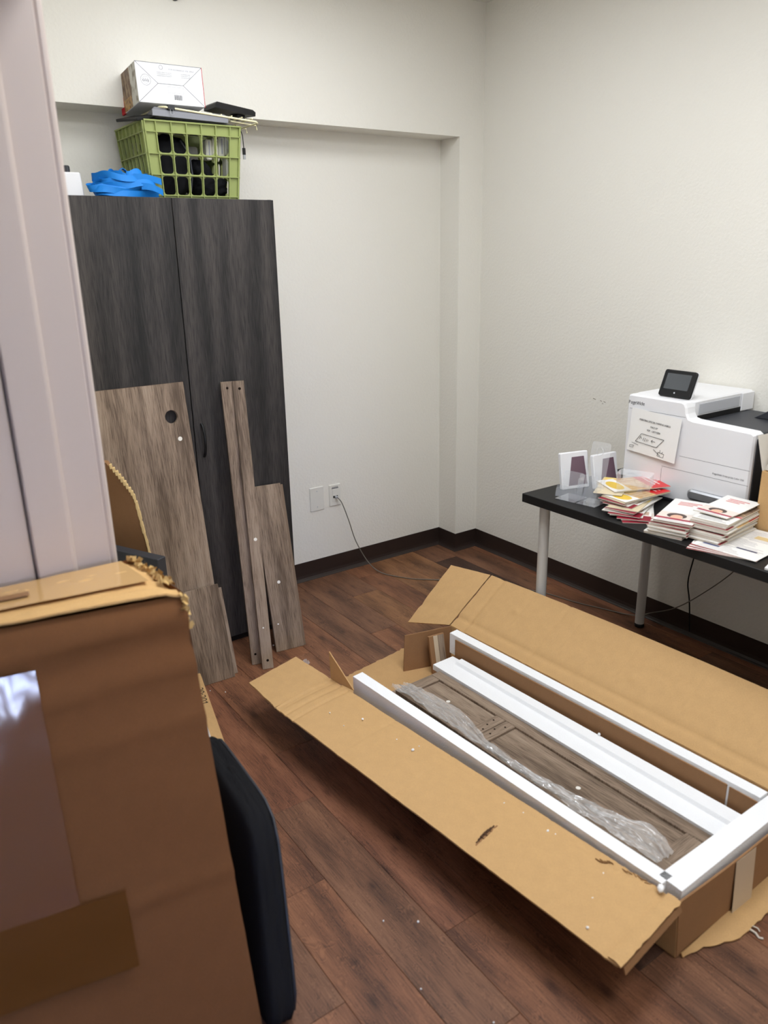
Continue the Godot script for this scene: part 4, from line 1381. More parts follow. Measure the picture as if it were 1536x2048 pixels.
	sheet(s, 3, 6, func(u: float, v: float) -> Vector3:
		return V(-1.264 + u * 0.088, 0.012 + v * 0.158, 2.4075 - v * 0.008 + 0.0065), 0.0006)
	obj("tape", s, M.tape_pale, t)

	# ---- packing
	var nf := FastNoiseLite.new()
	nf.seed = 77
	nf.frequency = 1.0
	var bar := func(label: String, b: Array, y0: float, y1: float) -> void:
		var o := thing("foam_strip", label, "foam", I, "foam packing in the open carton")
		var q := new_st()
		var c := []
		for y in [y0, y1]:
			for p in b: c.append(V(p[0], y, p[1]))
		hexa(q, c)
		obj("block", q, M.foam, o)
		# chipped beads along one corner
		q = new_st()
		for k in 5:
			blob(q, V(0.010, 0.006, 0.010), 2.4, 0.3, 90 + k, T(lerpf(b[0][0], b[1][0], 0.2 + k * 0.15), y1 - 0.005, lerpf(b[0][1], b[1][1], 0.2 + k * 0.15) - 0.004), 8, 6)
		obj("chipped_edge", q, M.foam, o).set_meta("kind", "stuff")
	bar.call("long white foam bar along the left side of the open carton", [[-1.488, 2.350], [-1.447, 2.350], [-1.515, 1.095], [-1.559, 1.100]], 0.012, 0.187)
	bar.call("long white foam bar along the right side of the open carton", [[-1.012, 2.318], [-0.972, 2.318], [-1.025, 1.045], [-1.066, 1.050]], 0.100, 0.187)
	bar.call("short wide white foam bar across the near end of the open carton", [[-1.470, 2.392], [-0.955, 2.380], [-0.955, 2.325], [-1.470, 2.328]], 0.012, 0.187)
	# cardboard liner below the right bar
	var ln := thing("cardboard_liner", "folded brown cardboard liner standing along the right foam bar", "cardboard")
	s = new_st()
	hexa(s, [V(-1.014, 0.010, 2.315), V(-0.974, 0.010, 2.315), V(-1.028, 0.010, 1.06), V(-1.068, 0.010, 1.062), V(-1.014, 0.099, 2.315), V(-0.974, 0.099, 2.315), V(-1.028, 0.099, 1.06), V(-1.068, 0.099, 1.062)])
	obj("core", s, M.card_in, ln)
	s = new_st()
	hexa(s, [V(-1.0195, 0.010, 2.225), V(-1.0155, 0.010, 2.225), V(-1.0685, 0.010, 1.09), V(-1.0725, 0.010, 1.09), V(-1.0195, 0.175, 2.225), V(-1.0155, 0.175, 2.225), V(-1.0685, 0.175, 1.09), V(-1.0725, 0.175, 1.09)])
	obj("face_panel", s, M.card_dark, ln)
	s = new_st()
	hexa(s, [V(-1.017, 0.010, 2.318), V(-1.013, 0.010, 2.318), V(-1.0135, 0.010, 2.232), V(-1.0175, 0.010, 2.232), V(-1.017, 0.172, 2.318), V(-1.013, 0.172, 2.318), V(-1.0135, 0.172, 2.232), V(-1.0175, 0.172, 2.232)])
	obj("face_panel", s, M.card_dark, ln)
	# white sheets beside the door panel
	var ws := thing("foam_sheet", "flat white foam sheet lying between the wood door panel and the liner", "foam", I, "foam packing in the open carton")
	s = new_st()
	hexa(s, [V(-1.150, 0.085, 2.30), V(-1.028, 0.085, 2.30), V(-1.085, 0.085, 1.092), V(-1.188, 0.085, 1.096), V(-1.150, 0.107, 2.30), V(-1.028, 0.107, 2.30), V(-1.085, 0.107, 1.092), V(-1.188, 0.107, 1.096)])
	obj("sheet", s, M.foam, ws)
	ws = thing("foam_sheet", "narrow white foam strip lying on the flat foam sheet by the liner", "foam", I, "foam packing in the open carton")
	s = new_st()
	hexa(s, [V(-1.088, 0.1075, 2.298), V(-1.030, 0.1075, 2.298), V(-1.082, 0.1075, 1.145), V(-1.118, 0.1075, 1.147), V(-1.082, 0.119, 2.298), V(-1.032, 0.119, 2.298), V(-1.084, 0.119, 1.145), V(-1.113, 0.119, 1.147)])
	obj("strip", s, M.foam, ws)
	# wooden door panel: stiles, rails, sunk fields
	var dp := thing("door_panel", "grey-brown wood door panel with two sunk fields lying in the open carton", "door panel", frame(V(-1.279, 0.0, 1.715), V(1, 0, -0.034), Vector3.UP))
	var Lh := 0.572
	var W := 0.108
	uvo = Vector2(0.15, 0.6)
	for sd in [-1.0, 1.0]:
		s = new_st()
		box(s, V(sd * W - (0.042 if sd > 0 else 0.0), 0.078, -Lh), V(sd * W + (0.0 if sd > 0 else 0.042), 0.100, Lh), 0.0015)
		obj("stile", s, M.oak, dp)
	uvo = Vector2(0.05, 0.6)
	for z in [[-Lh, -Lh + 0.048], [-0.222, -0.178], [-0.176, -0.132], [Lh - 0.06, Lh]]:
		s = new_st()
		# rail grain runs across the door: build it along local y and turn it
		box(s, V(-(z[1] - z[0]) / 2 + 0.0004, -0.0655, -0.011), V((z[1] - z[0]) / 2 - 0.0004, 0.0655, 0.011), 0.0015)
		obj("rail", s, M.oak, dp, Transform3D(Basis(V(0, 0, -1), V(1, 0, 0), V(0, -1, 0)), V(0, 0.0885, (z[0] + z[1]) / 2)))
	uvo = Vector2(0.3, 0.6)
	for z in [[-Lh + 0.049, -0.223], [-0.131, Lh - 0.061]]:
		s = new_st()
		box(s, V(-0.0655, 0.080, z[0]), V(0.0655, 0.091, z[1]), 0.0)
		obj("field", s, M.oak, dp)
	uvo = Vector2.ZERO
	var flat := Transform3D(Basis(V(1, 0, 0), V(0, 1, 0), V(0, 0, 1)), Vector3.ZERO)
	for q in [[0.0, -0.40, 0.0075, 0.0912, "sticker"], [-0.01, 0.20, 0.0075, 0.0912, "sticker"]]:
		s = new_st()
		lathe(s, [Vector2(0, 0.0008), Vector2(q[2], 0.0006), Vector2(q[2], 0)], 16, T(q[0], q[3], q[1]))
		obj(q[4], s, M.dot, dp)
	for q in [[-0.03, -0.19], [0.0, -0.20], [0.035, -0.205], [-0.03, -0.155], [0.0, -0.165], [0.035, -0.15], [-0.02, -0.40], [-0.08, -0.55], [-0.05, -0.55]]:
		s = new_st()
		lathe(s, [Vector2(0, 0.0003), Vector2(0.0035, 0.0003), Vector2(0.0035, 0)], 10, T(q[0], 0.1001 if absf(q[1] + 0.4) > 0.01 else 0.0912, q[1]))
		obj("screw_hole", s, M.hole, dp)
	# a second board below and a dark board on edge beside the left bar
	var lb := thing("wood_board", "wide grey-brown board under the door panel at the bottom of the carton", "board", frame(V(-1.29, 0.0, 1.70), V(1, 0, -0.034), Vector3.UP))
	uvo = Vector2(0.26, 0.61)
	s = new_st()
	box(s, V(-0.152, 0.050, -0.60), V(0.15, 0.066, 0.58), 0.001)
	obj("panel", s, M.oak, lb)
	s = new_st()
	box(s, V(-0.14, 0.012, -0.55), V(0.13, 0.0495, 0.55), 0.001)
	obj("spacer", s, M.foam, lb)
	uvo = Vector2.ZERO
	var eb := thing("dark_board", "thin dark board standing on edge against the left foam bar", "board")
	s = new_st()
	hexa(s, [V(-1.4455, 0.068, 2.32), V(-1.434, 0.068, 2.32), V(-1.500, 0.068, 1.125), V(-1.512, 0.068, 1.125), V(-1.4455, 0.158, 2.32), V(-1.434, 0.158, 2.32), V(-1.500, 0.168, 1.125), V(-1.512, 0.168, 1.125)])
	obj("plank", s, M.ebony, eb)
	# film pulled aside along the door panel
	var fm := thing("plastic_film", "crumpled clear plastic film pulled back along the left edge of the door panel", "plastic film")
	s = new_st()
	sheet(s, 30, 110, func(u: float, v: float) -> Vector3:
		var zz := 1.16 + v * 1.10
		var wide := 0.085 + 0.02 * sin(v * 9.0) - 0.024 * smoothstep(0.25, 0.42, v) + 0.035 * smoothstep(0.80, 0.92, v) - 0.03 * smoothstep(0.95, 1.0, v)
		var x0 := -1.445 + 0.055 * v + 0.012
		var x := x0 + u * wide + 0.008 * nf.get_noise_2d(u * 3.0, v * 9.0)
		var y := 0.104 + 0.022 * (1.0 - u) * (1.0 - 0.5 * v) + 0.020 * absf(nf.get_noise_2d(u * 5.0 + v * 2.0, v * 5.0)) + 0.007 * absf(sin(u * 17.0 + 3.0 * nf.get_noise_2d(u * 2.0, v * 6.0) + v * 7.0)) + 0.008 * nf.get_noise_2d(u * 14.0, v * 9.0)
		return V(x, maxf(y, 0.102), zz), 0.0, 0.1, 1.1)
	obj("sheet", s, M.film, fm)
	# small board with a taped face in the far corner
	var sb := thing("wood_block", "small taped wood-look piece leaning in the far right corner of the open carton", "board", frame(V(-1.095, 0.012, 1.030), V(1, 0, 0.12), V(-0.10, 1, -0.25)))
	s = new_st()
	box(s, V(-0.036, 0.0, -0.012), V(0.036, 0.155, 0.0), 0.001)
	obj("panel", s, M.card_dark, sb)
	s = new_st()
	box(s, V(0.005, 0.004, 0.0002), V(0.032, 0.152, 0.0022), 0.0005)
	obj("face_strip", s, M.oak, sb)
	s = new_st()
	box(s, V(-0.016, 0.0, 0.0002), V(0.004, 0.153, 0.0012), 0.0003)
	obj("tape", s, M.tape_pale, sb)
	# crumbs of foam
	crumbs()
	var sc := thing("film_scrap", "small scrap of clear film lying on the floor past the far end of the carton", "plastic film", T(-1.60, 0.0, 0.72))
	s = new_st()
	sheet(s, 16, 6, func(u: float, v: float) -> Vector3:
		return V(u * 0.17 - 0.05, 0.004 + 0.02 * absf(nf.get_noise_2d(u * 7.0, v * 5.0 + 9.0)), -u * 0.13 + v * 0.05), 0.0)
	obj("sheet", s, M.film, sc)

const NTH := ["first", "second", "third", "fourth", "fifth", "sixth", "seventh", "eighth", "ninth", "tenth", "eleventh", "twelfth", "thirteenth", "fourteenth", "fifteenth", "sixteenth", "seventeenth", "eighteenth", "nineteenth", "twentieth"]
func crumbs() -> void:
	var on_flap := [[-1.666, 1.323, 3.0], [-1.733, 1.225, 2.0], [-1.735, 1.316, 1.6], [-1.64, 1.48, 1.6], [-1.634, 1.556, 3.6], [-1.605, 1.55, 1.5], [-1.575, 1.90, 1.6], [-1.56, 1.96, 1.6], [-1.56, 2.05, 3.0], [-1.552, 2.07, 2.0], [-1.545, 2.10, 1.5], [-1.615, 2.05, 1.5], [-1.605, 2.16, 1.8], [-1.58, 2.22, 2.0], [-1.56, 2.235, 3.0], [-1.53, 2.19, 1.6], [-1.64, 2.27, 2.2], [-1.60, 2.34, 2.0], [-1.715, 2.32, 2.6], [-1.545, 2.14, 1.4]]
	on_flap.sort_custom(func(a, b): return a[1] < b[1])
	for k in on_flap.size():
		var q: Array = on_flap[k]
		crumb(V(q[0], 0.1660, q[1]), q[2] * 0.0014, "tiny white foam crumb on the left carton flap, %s from its far end" % NTH[k], "foam crumbs on the left flap")
	crumb(V(-1.500, 0.176, 2.355), 0.011, "largest white foam crumb, caught in the near corner of the left flap", "foam crumbs on the left flap")
	var on_floor := [[-1.905, 0.585, 2.2], [-2.045, 1.01, 2.0], [-1.99, 1.90, 2.0], [-1.92, 1.955, 3.0], [-2.03, 2.11, 1.8], [-1.95, 2.27, 1.8], [-1.53, 0.40, 3.6], [-1.86, 0.63, 2.4]]
	on_floor.sort_custom(func(a, b): return a[1] < b[1])
	for k in on_floor.size():
		var q: Array = on_floor[k]
		crumb(V(q[0], 0.0002, q[1]), q[2] * 0.0012, "tiny white foam crumb on the plank floor, %s from the wardrobe" % NTH[k], "foam crumbs on the floor")
	crumb(V(-1.055, 0.1192, 1.80), 0.006, "white foam lump lying on the narrow foam strip beside the liner", "foam lumps on the foam strip")

var crumb_mesh := []
func crumb(p: Vector3, r: float, label: String, group: String) -> void:
	if crumb_mesh.is_empty():
		for k in 4:
			var s := new_st()
			blob(s, V(2.0, 1.5, 1.6), 2.2, 0.35, 60 + k, T(0, 0.7, 0), 8, 6)
			crumb_mesh.append(s.commit())
	var k := int(absf(p.x * 1000.0 + p.z * 777.0)) % 4
	var o := obj("foam_crumb", crumb_mesh[k], M.foam, null, Transform3D(Basis.from_euler(V(0, p.x * 50.0, 0)).scaled(V(r, r, r)), p))
	tag(o, label, "foam crumb", group)

# ---------------------------------------------------------------- table with printer, leaflets, carton
const TT := 0.738
func table_group() -> void:
	var t := thing("table", "black rectangular table with round grey legs against the right wall", "table")
	var s := new_st()
	box(s, V(-0.784, TT - 0.034, 1.140), V(-0.035, TT, 2.64), 0.0015)
	obj("tabletop", s, M.table, t)
	for p in [[-0.722, 1.205], [-0.106, 1.239], [-0.722, 2.57], [-0.106, 2.57]]:
		s = new_st()
		lathe(s, [Vector2(0.0, TT - 0.034), Vector2(0.035, TT - 0.034), Vector2(0.035, TT - 0.04), Vector2(0.0205, TT - 0.042), Vector2(0.0205, 0.018), Vector2(0.0, 0.018)], 24, T(p[0], 0, p[1]))
		var l := obj("leg", s, M.leg, t)
		s = new_st()
		lathe(s, [Vector2(0.0, 0.0185), Vector2(0.019, 0.0185), Vector2(0.0215, 0.012), Vector2(0.0215, 0.003), Vector2(0.018, 0.0), Vector2(0, 0)], 24, T(p[0], 0, p[1]))
		obj("foot", s, M.black, l)
	printer()
	leaflets()
	holders()
	# open carton at the right end
	t = thing("small_carton", "small open brown carton with arrow marks at the right end of the table", "box", T(-0.474, TT, 1.905))
	s = new_st()
	for q in [[V(0, 0, 0), V(0.004, 0.2, 0.4)], [V(0.30, 0, 0), V(0.304, 0.2, 0.4)], [V(0.004, 0, 0), V(0.30, 0.2, 0.004)], [V(0.004, 0, 0.396), V(0.30, 0.2, 0.4)], [V(0.004, 0, 0.004), V(0.30, 0.004, 0.396)]]:
		box(s, q[0], q[1], 0.0005)
	obj("body", s, M.card, t)
	s = new_st()
	sheet(s, 8, 8, func(u: float, v: float) -> Vector3:
		return V(lerpf(0.02, 0.0, u) - 0.0, 0.2 + v * 0.125, lerpf(0.03 * v, 0.4 - 0.03 * v, u)) + V(0.075 * v * v, 0, 0), 0.004)
	obj("flap", s, mk(rgb(206, 200, 190), 0.8), t)
	s = new_st()
	sheet(s, 6, 8, func(u: float, v: float) -> Vector3:
		return V(0.004 + u * 0.29, 0.2 + v * 0.11, -0.03 * v), 0.004)
	obj("flap", s, mk(rgb(206, 200, 190), 0.8), t)
	for z in [[0.05, 0.165], [0.05, 0.14]]:
		s = new_st()
		extrude(s, [Vector2(-0.022, 0), Vector2(-0.004, 0.009), Vector2(-0.004, 0.003), Vector2(0.03, 0.003), Vector2(0.03, -0.003), Vector2(-0.004, -0.003), Vector2(-0.004, -0.009)], 0, 0.0004, 0.0, Transform3D(Basis(V(0, 0, 1), V(0, 1, 0), V(-1, 0, 0)), V(0.0, z[1], z[0])))
		obj("arrow_mark", s, M.ink, t)

func printer() -> void:
	var X := -0.43
	var t := thing("printer", "large white office printer with tilted touch screen on the black table", "printer", T(0, TT, 0))
	var z0 := 1.322
	var z1 := 1.842
	var zs := 1.578      # where the raised scanner block ends
	var H := 0.372
	var HL := 0.312
	var s := new_st()
	box(s, V(X + 0.012, 0.004, z0 - 0.003), V(-0.012, 0.288, z1 + 0.003), 0.006)
	box(s, V(X + 0.02, 0.28, z0 - 0.003), V(-0.02, H - 0.012, z0 + 0.02), 0.006)
	obj("chassis", s, M.charcoal, t)
	# white front: local x = -z so that its outside looks to -x
	var poly := []
	for q in [[z0 + 0.004, 0.02], [z0 + 0.004, H - 0.014], [z0 + 0.008, H - 0.004], [z0 + 0.018, H], [zs - 0.02, H], [zs - 0.008, H - 0.005], [zs, H - 0.02], [zs + 0.004, HL + 0.02], [zs + 0.014, HL + 0.004], [zs + 0.03, HL], [z1 - 0.012, HL - 0.006], [z1, HL - 0.014], [z1, 0.012], [z1 - 0.008, 0.006], [z0 + 0.012, 0.006]]:
		poly.append(Vector2(q[0], q[1]))
	poly.reverse()
	# counter-clockwise in (z, y) seen from -x means x axis = z, y axis = y, outward = z cross y = -x
	var out := Transform3D(Basis(V(0, 0, 1), V(0, 1, 0), V(-1, 0, 0)), V(X + 0.05, 0, 0))
	s = new_st()
	extrude(s, poly, 0.0, 0.05, 0.006, out)
	obj("front_cover", s, M.white, t)
	# raised block behind the front
	s = new_st()
	box(s, V(X + 0.045, HL - 0.02, z0 + 0.006), V(-0.008, H, zs), 0.006)
	obj("scanner_block", s, M.white, t)
	s = new_st()
	box(s, V(X + 0.075, HL + 0.008, zs + 0.0002), V(-0.10, H - 0.014, zs + 0.0022), 0.001)
	obj("side_plate", s, M.grey, t)
	s = new_st()
	box(s, V(X + 0.07, HL - 0.015, zs + 0.0002), V(-0.09, HL + 0.004, zs + 0.003), 0.0)
	obj("output_slot", s, M.black, t)
	# output tray, dark, with a raised stop
	s = new_st()
	box(s, V(X + 0.05, 0.285, zs + 0.002), V(-0.03, HL - 0.014, z1 - 0.01), 0.004)
	obj("output_tray", s, M.charcoal, t)
	s = new_st()
	extrude(s, [Vector2(0, 0), Vector2(0.13, 0), Vector2(0.13, 0.032), Vector2(0.05, 0.032)], 0, 0.13, 0.003, Transform3D(Basis(V(0, 0, 1), V(0, 1, 0), V(-1, 0, 0)), V(-0.03, HL - 0.0135, zs + 0.1)))
	obj("tray_stop", s, M.charcoal, t)
	s = new_st()
	box(s, V(-0.09, HL - 0.014, zs), V(-0.008, H - 0.004, zs + 0.006), 0.003)
	obj("rear_post", s, M.white, t)
	# fine grooves on the front
	s = new_st()
	var gx := X - 0.0003
	for q in [[zs - 0.24, 0.318, zs + 0.001, 0.3192], [1.57, 0.176, z1 - 0.003, 0.1772], [1.50, 0.112, 1.5012, 0.02], [1.50, 0.124, z1 - 0.003, 0.1252]]:
		var ya := minf(q[1], q[3])
		var yb := maxf(q[1], q[3])
		box(s, V(gx, ya, q[0]), V(X + 0.001, yb, q[2]))
	var last := V(gx, 0.112, 1.5006)
	for k in 6:
		var a := PI - PI / 2 * (k + 1) / 6.0
		var p := V(gx, 0.1126 + 0.012 * sin(a), 1.5126 + 0.012 * cos(a))
		face(s, [last + V(0, 0, -0.0006), p + V(0, 0, -0.0006), p + V(0, 0.0006, 0.0006), last + V(0, 0.0006, 0.0006)])
		last = p
	obj("groove", s, M.greyink, t)
	# silver grip, power button, badge
	s = new_st()
	extrude(s, rrect(0, 0, 0.175, 0.036, 0.014), 0, 0.018, 0.006, Transform3D(Basis(V(0, 0, 1), V(0, 1, 0), V(-1, 0, 0)), V(X, 0.032, 1.625)))
	obj("grip", s, M.steel, t)
	s = new_st()
	lathe(s, [Vector2(0.0, 0.0018), Vector2(0.017, 0.0018), Vector2(0.018, 0)], 24, Transform3D(Basis(V(0, 1, 0), V(-1, 0, 0), V(0, 0, 1)), V(X, 0.034, z0 + 0.03)))
	var pb := obj("power_button", s, M.white, t)
	s = new_st()
	for k in 20:
		var a := TAU * k / 20
		var b := TAU * (k + 1) / 20
		for r in [[0.0168, 0.0162], [0.0068, 0.0056]]:
			var c := V(X - 0.0021, 0.034, z0 + 0.03)
			face(s, [c + V(0, sin(a), cos(a)) * r[0], c + V(0, sin(b), cos(b)) * r[0], c + V(0, sin(b), cos(b)) * r[1], c + V(0, sin(a), cos(a)) * r[1]])
	obj("ring_mark", s, M.greyink, pb)
	var toward := Basis(V(0, 0, 1), V(0, 1, 0), V(-1, 0, 0))
	letters("PageWide", 0.0165, Transform3D(toward, V(X - 0.0003, 0.342, z0 + 0.045)), t, M.ink)
	letters("PageWide Enterprise Color 556", 0.0085, Transform3D(toward, V(X - 0.0003, 0.141, 1.765)), t, M.greyink)
	# touch screen leaning back on the block
	var b2 := frame(V(X + 0.035, H + 0.006, 1.428), V(0.0, 0, 1), V(0.40, 1, 0))
	s = new_st()
	extrude(s, rrect(0, 0, 0.132, 0.098, 0.008), -0.012, 0.0, 0.003, b2)
	var sp := obj("screen_housing", s, M.black, t)
	s = new_st()
	extrude(s, rrect(-0.0015, -0.0015, 0.1335, 0.0995, 0.009), -0.017, -0.0121, 0.0, b2)
	obj("screen_back", s, M.white, t)
	s = new_st()
	extrude(s, rrect(0.016, 0.026, 0.116, 0.084, 0.002), 0.0, 0.0006, 0.0, b2)
	obj("screen", s, M.screen, sp)
	s = new_st()
	lathe(s, [Vector2(0, 0.0008), Vector2(0.003, 0.0008), Vector2(0.003, 0)], 12, b2 * Transform3D(Basis(V(1, 0, 0), V(0, 0, 1), V(0, -1, 0)), V(0.067, 0.014, 0)))
	obj("home_mark", s, M.grey, sp)
	s = new_st()
	box(s, V(X + 0.055, H - 0.002, 1.445), V(X + 0.1, H + 0.016, 1.545), 0.006)
	obj("screen_mount", s, M.white, t)
	# lower rear shell edges
	s = new_st()
	box(s, V(X + 0.0, 0.0, z0 - 0.002), V(-0.012, 0.012, z1 + 0.002), 0.002)
	obj("base", s, M.charcoal, t)
	# notice taped to the front
	var n := thing("paper_notice", "white paper notice with a hand-drawn slanted box taped to the printer front", "notice", frame(V(X - 0.004, TT + 0.160, 1.345), V(0.0, -0.06, 1), V(0.0, 1, 0.06)))
	var nw := 0.216
	var nh := 0.165
	s = new_st()
	sheet(s, 8, 8, func(u: float, v: float) -> Vector3:
		return V(u * nw, v * nh, 0.003 + 0.006 * pow(u, 2.0) * (1.0 - v)), 0.0004)
	obj("sheet", s, M.paper, n)
	var z := 0.0052
	letters("PRINTING SPECIAL PAPER & LABELS", 0.0085, T(0.108, 0.128, z), n, M.ink)
	letters("FACE UP", 0.0085, T(0.108, 0.109, z), n, M.ink)
	letters("TOP - LEFT SIDE", 0.0085, T(0.108, 0.094, z + 0.0004), n, M.ink)
	s = new_st()
	var stroke := func(ax: float, ay: float, bx: float, by: float, w: float) -> void:
		var a := V(ax, ay, z + 0.001 + 0.004 * ax)
		var b := V(bx, by, z + 0.001 + 0.004 * bx)
		var k := (b - a).cross(Vector3.BACK).normalized() * w
		face(s, [a + k, b + k, b - k, a - k])
	for q in [[0.035, 0.042, 0.058, 0.076], [0.058, 0.076, 0.158, 0.074], [0.158, 0.074, 0.130, 0.039], [0.130, 0.039, 0.035, 0.042]]: stroke.call(q[0], q[1], q[2], q[3], 0.0009)
	for q in [[0.052, 0.054, 0.056, 0.066], [0.056, 0.066, 0.062, 0.058], [0.068, 0.052, 0.072, 0.064], [0.075, 0.050, 0.079, 0.064], [0.083, 0.052, 0.086, 0.062], [0.089, 0.054, 0.092, 0.060], [0.104, 0.058, 0.122, 0.058], [0.104, 0.058, 0.110, 0.063], [0.104, 0.058, 0.110, 0.053], [0.118, 0.03, 0.150, 0.012]]: stroke.call(q[0], q[1], q[2], q[3], 0.0008)
	for q in [[0.012, 0.022, 0.03, 0.024], [0.03, 0.024, 0.028, 0.016], [0.028, 0.016, 0.012, 0.015], [0.012, 0.015, 0.012, 0.022], [0.02, 0.034, 0.05, 0.030], [0.140, 0.024, 0.166, 0.022], [0.166, 0.022, 0.164, 0.008], [0.164, 0.008, 0.138, 0.010], [0.138, 0.010, 0.140, 0.024], [0.148, 0.024, 0.148, 0.034], [0.156, 0.022, 0.160, 0.03]]: stroke.call(q[0], q[1], q[2], q[3], 0.0007)
	obj("pen_drawing", s, M.ink, n)


# cover pictures of the leaflets
func cover(kind: int) -> StandardMaterial3D:
	var w := 96
	var h := 192
	var im := Image.create(w, h, false, Image.FORMAT_RGB8)
	var rng := RandomNumberGenerator.new()
	rng.seed = 40 + kind
	im.fill(rgb(236, 234, 230))
	var ell := func(cx: float, cy: float, rx: float, ry: float, c: Color) -> void:
		for y in range(maxi(0, int(cy - ry)), mini(h, int(cy + ry) + 1)):
			for x in range(maxi(0, int(cx - rx)), mini(w, int(cx + rx) + 1)):
				if pow((x - cx) / rx, 2) + pow((y - cy) / ry, 2) < 1.0: im.set_pixel(x, y, c)
	match kind:
		0:   # white cover, red heading, portrait strip
			for k in 3: im.fill_rect(Rect2i(20, 22 + k * 11, 56 - k * 9, 5), rgb(200, 70, 70))
			im.fill_rect(Rect2i(0, 118, w, 44), rgb(226, 214, 204))
			ell.call(44, 140, 24, 20, rgb(70, 50, 42))
			ell.call(46, 150, 15, 18, rgb(224, 178, 150))
			im.fill_rect(Rect2i(0, 162, w, 12), rgb(160, 28, 58))
			for k in 5: im.fill_rect(Rect2i(8, 177 + k * 3, 60 + rng.randi() % 20, 1), rgb(150, 140, 140))
		1:   # red and cream
			im.fill_rect(Rect2i(0, 0, w, 62), rgb(206, 36, 40))
			for k in 2: im.fill_rect(Rect2i(12, 18 + k * 16, 60, 5), rgb(240, 226, 220))
			im.fill_rect(Rect2i(0, 62, w, 70), rgb(222, 182, 120))
			for k in 6: im.fill_rect(Rect2i(6 + k * 15, 66, 5, 60), rgb(196, 150, 96))
			ell.call(50, 160, 34, 22, rgb(228, 190, 60))
		2:   # white with a dark red foot
			im.fill_rect(Rect2i(0, 150, w, 42), rgb(140, 20, 44))
			for k in 9: im.fill_rect(Rect2i(10, 16 + k * 9, 40 + rng.randi() % 36, 3), rgb(170, 166, 168))
			im.fill_rect(Rect2i(8, 112, 80, 30), rgb(196, 168, 148))
		3:   # grey-brown picture
			im.fill_rect(Rect2i(0, 0, w, 110), rgb(150, 126, 104))
			for k in 30: im.fill_rect(Rect2i(rng.randi() % 90, rng.randi() % 100, 12, 6), [rgb(206, 178, 140), rgb(96, 72, 58), rgb(226, 206, 160)][k % 3])
			im.fill_rect(Rect2i(0, 112, w, 10), rgb(190, 40, 50))
			for k in 7: im.fill_rect(Rect2i(10, 132 + k * 8, 50 + rng.randi() % 26, 3), rgb(140, 138, 140))
		4:   # yellow
			im.fill(rgb(232, 208, 120))
			im.fill_rect(Rect2i(0, 90, w, 102), rgb(216, 200, 168))
			for k in 12: ell.call(rng.randi() % w, rng.randi() % 80, 9, 7, rgb(240, 190, 50))
		5:   # text page
			for k in 26: im.fill_rect(Rect2i(8 + (40 if k % 9 == 0 else 0), 12 + k * 7, 40 + rng.randi() % 40, 2), rgb(160, 160, 166))
			im.fill_rect(Rect2i(10, 150, 24, 20), rgb(60, 70, 130))
			im.fill_rect(Rect2i(50, 40, 30, 22), rgb(214, 190, 140))
			im.fill_rect(Rect2i(52, 140, 30, 6), rgb(50, 56, 90))
	return textured(ImageTexture.create_from_image(im), 0.35)

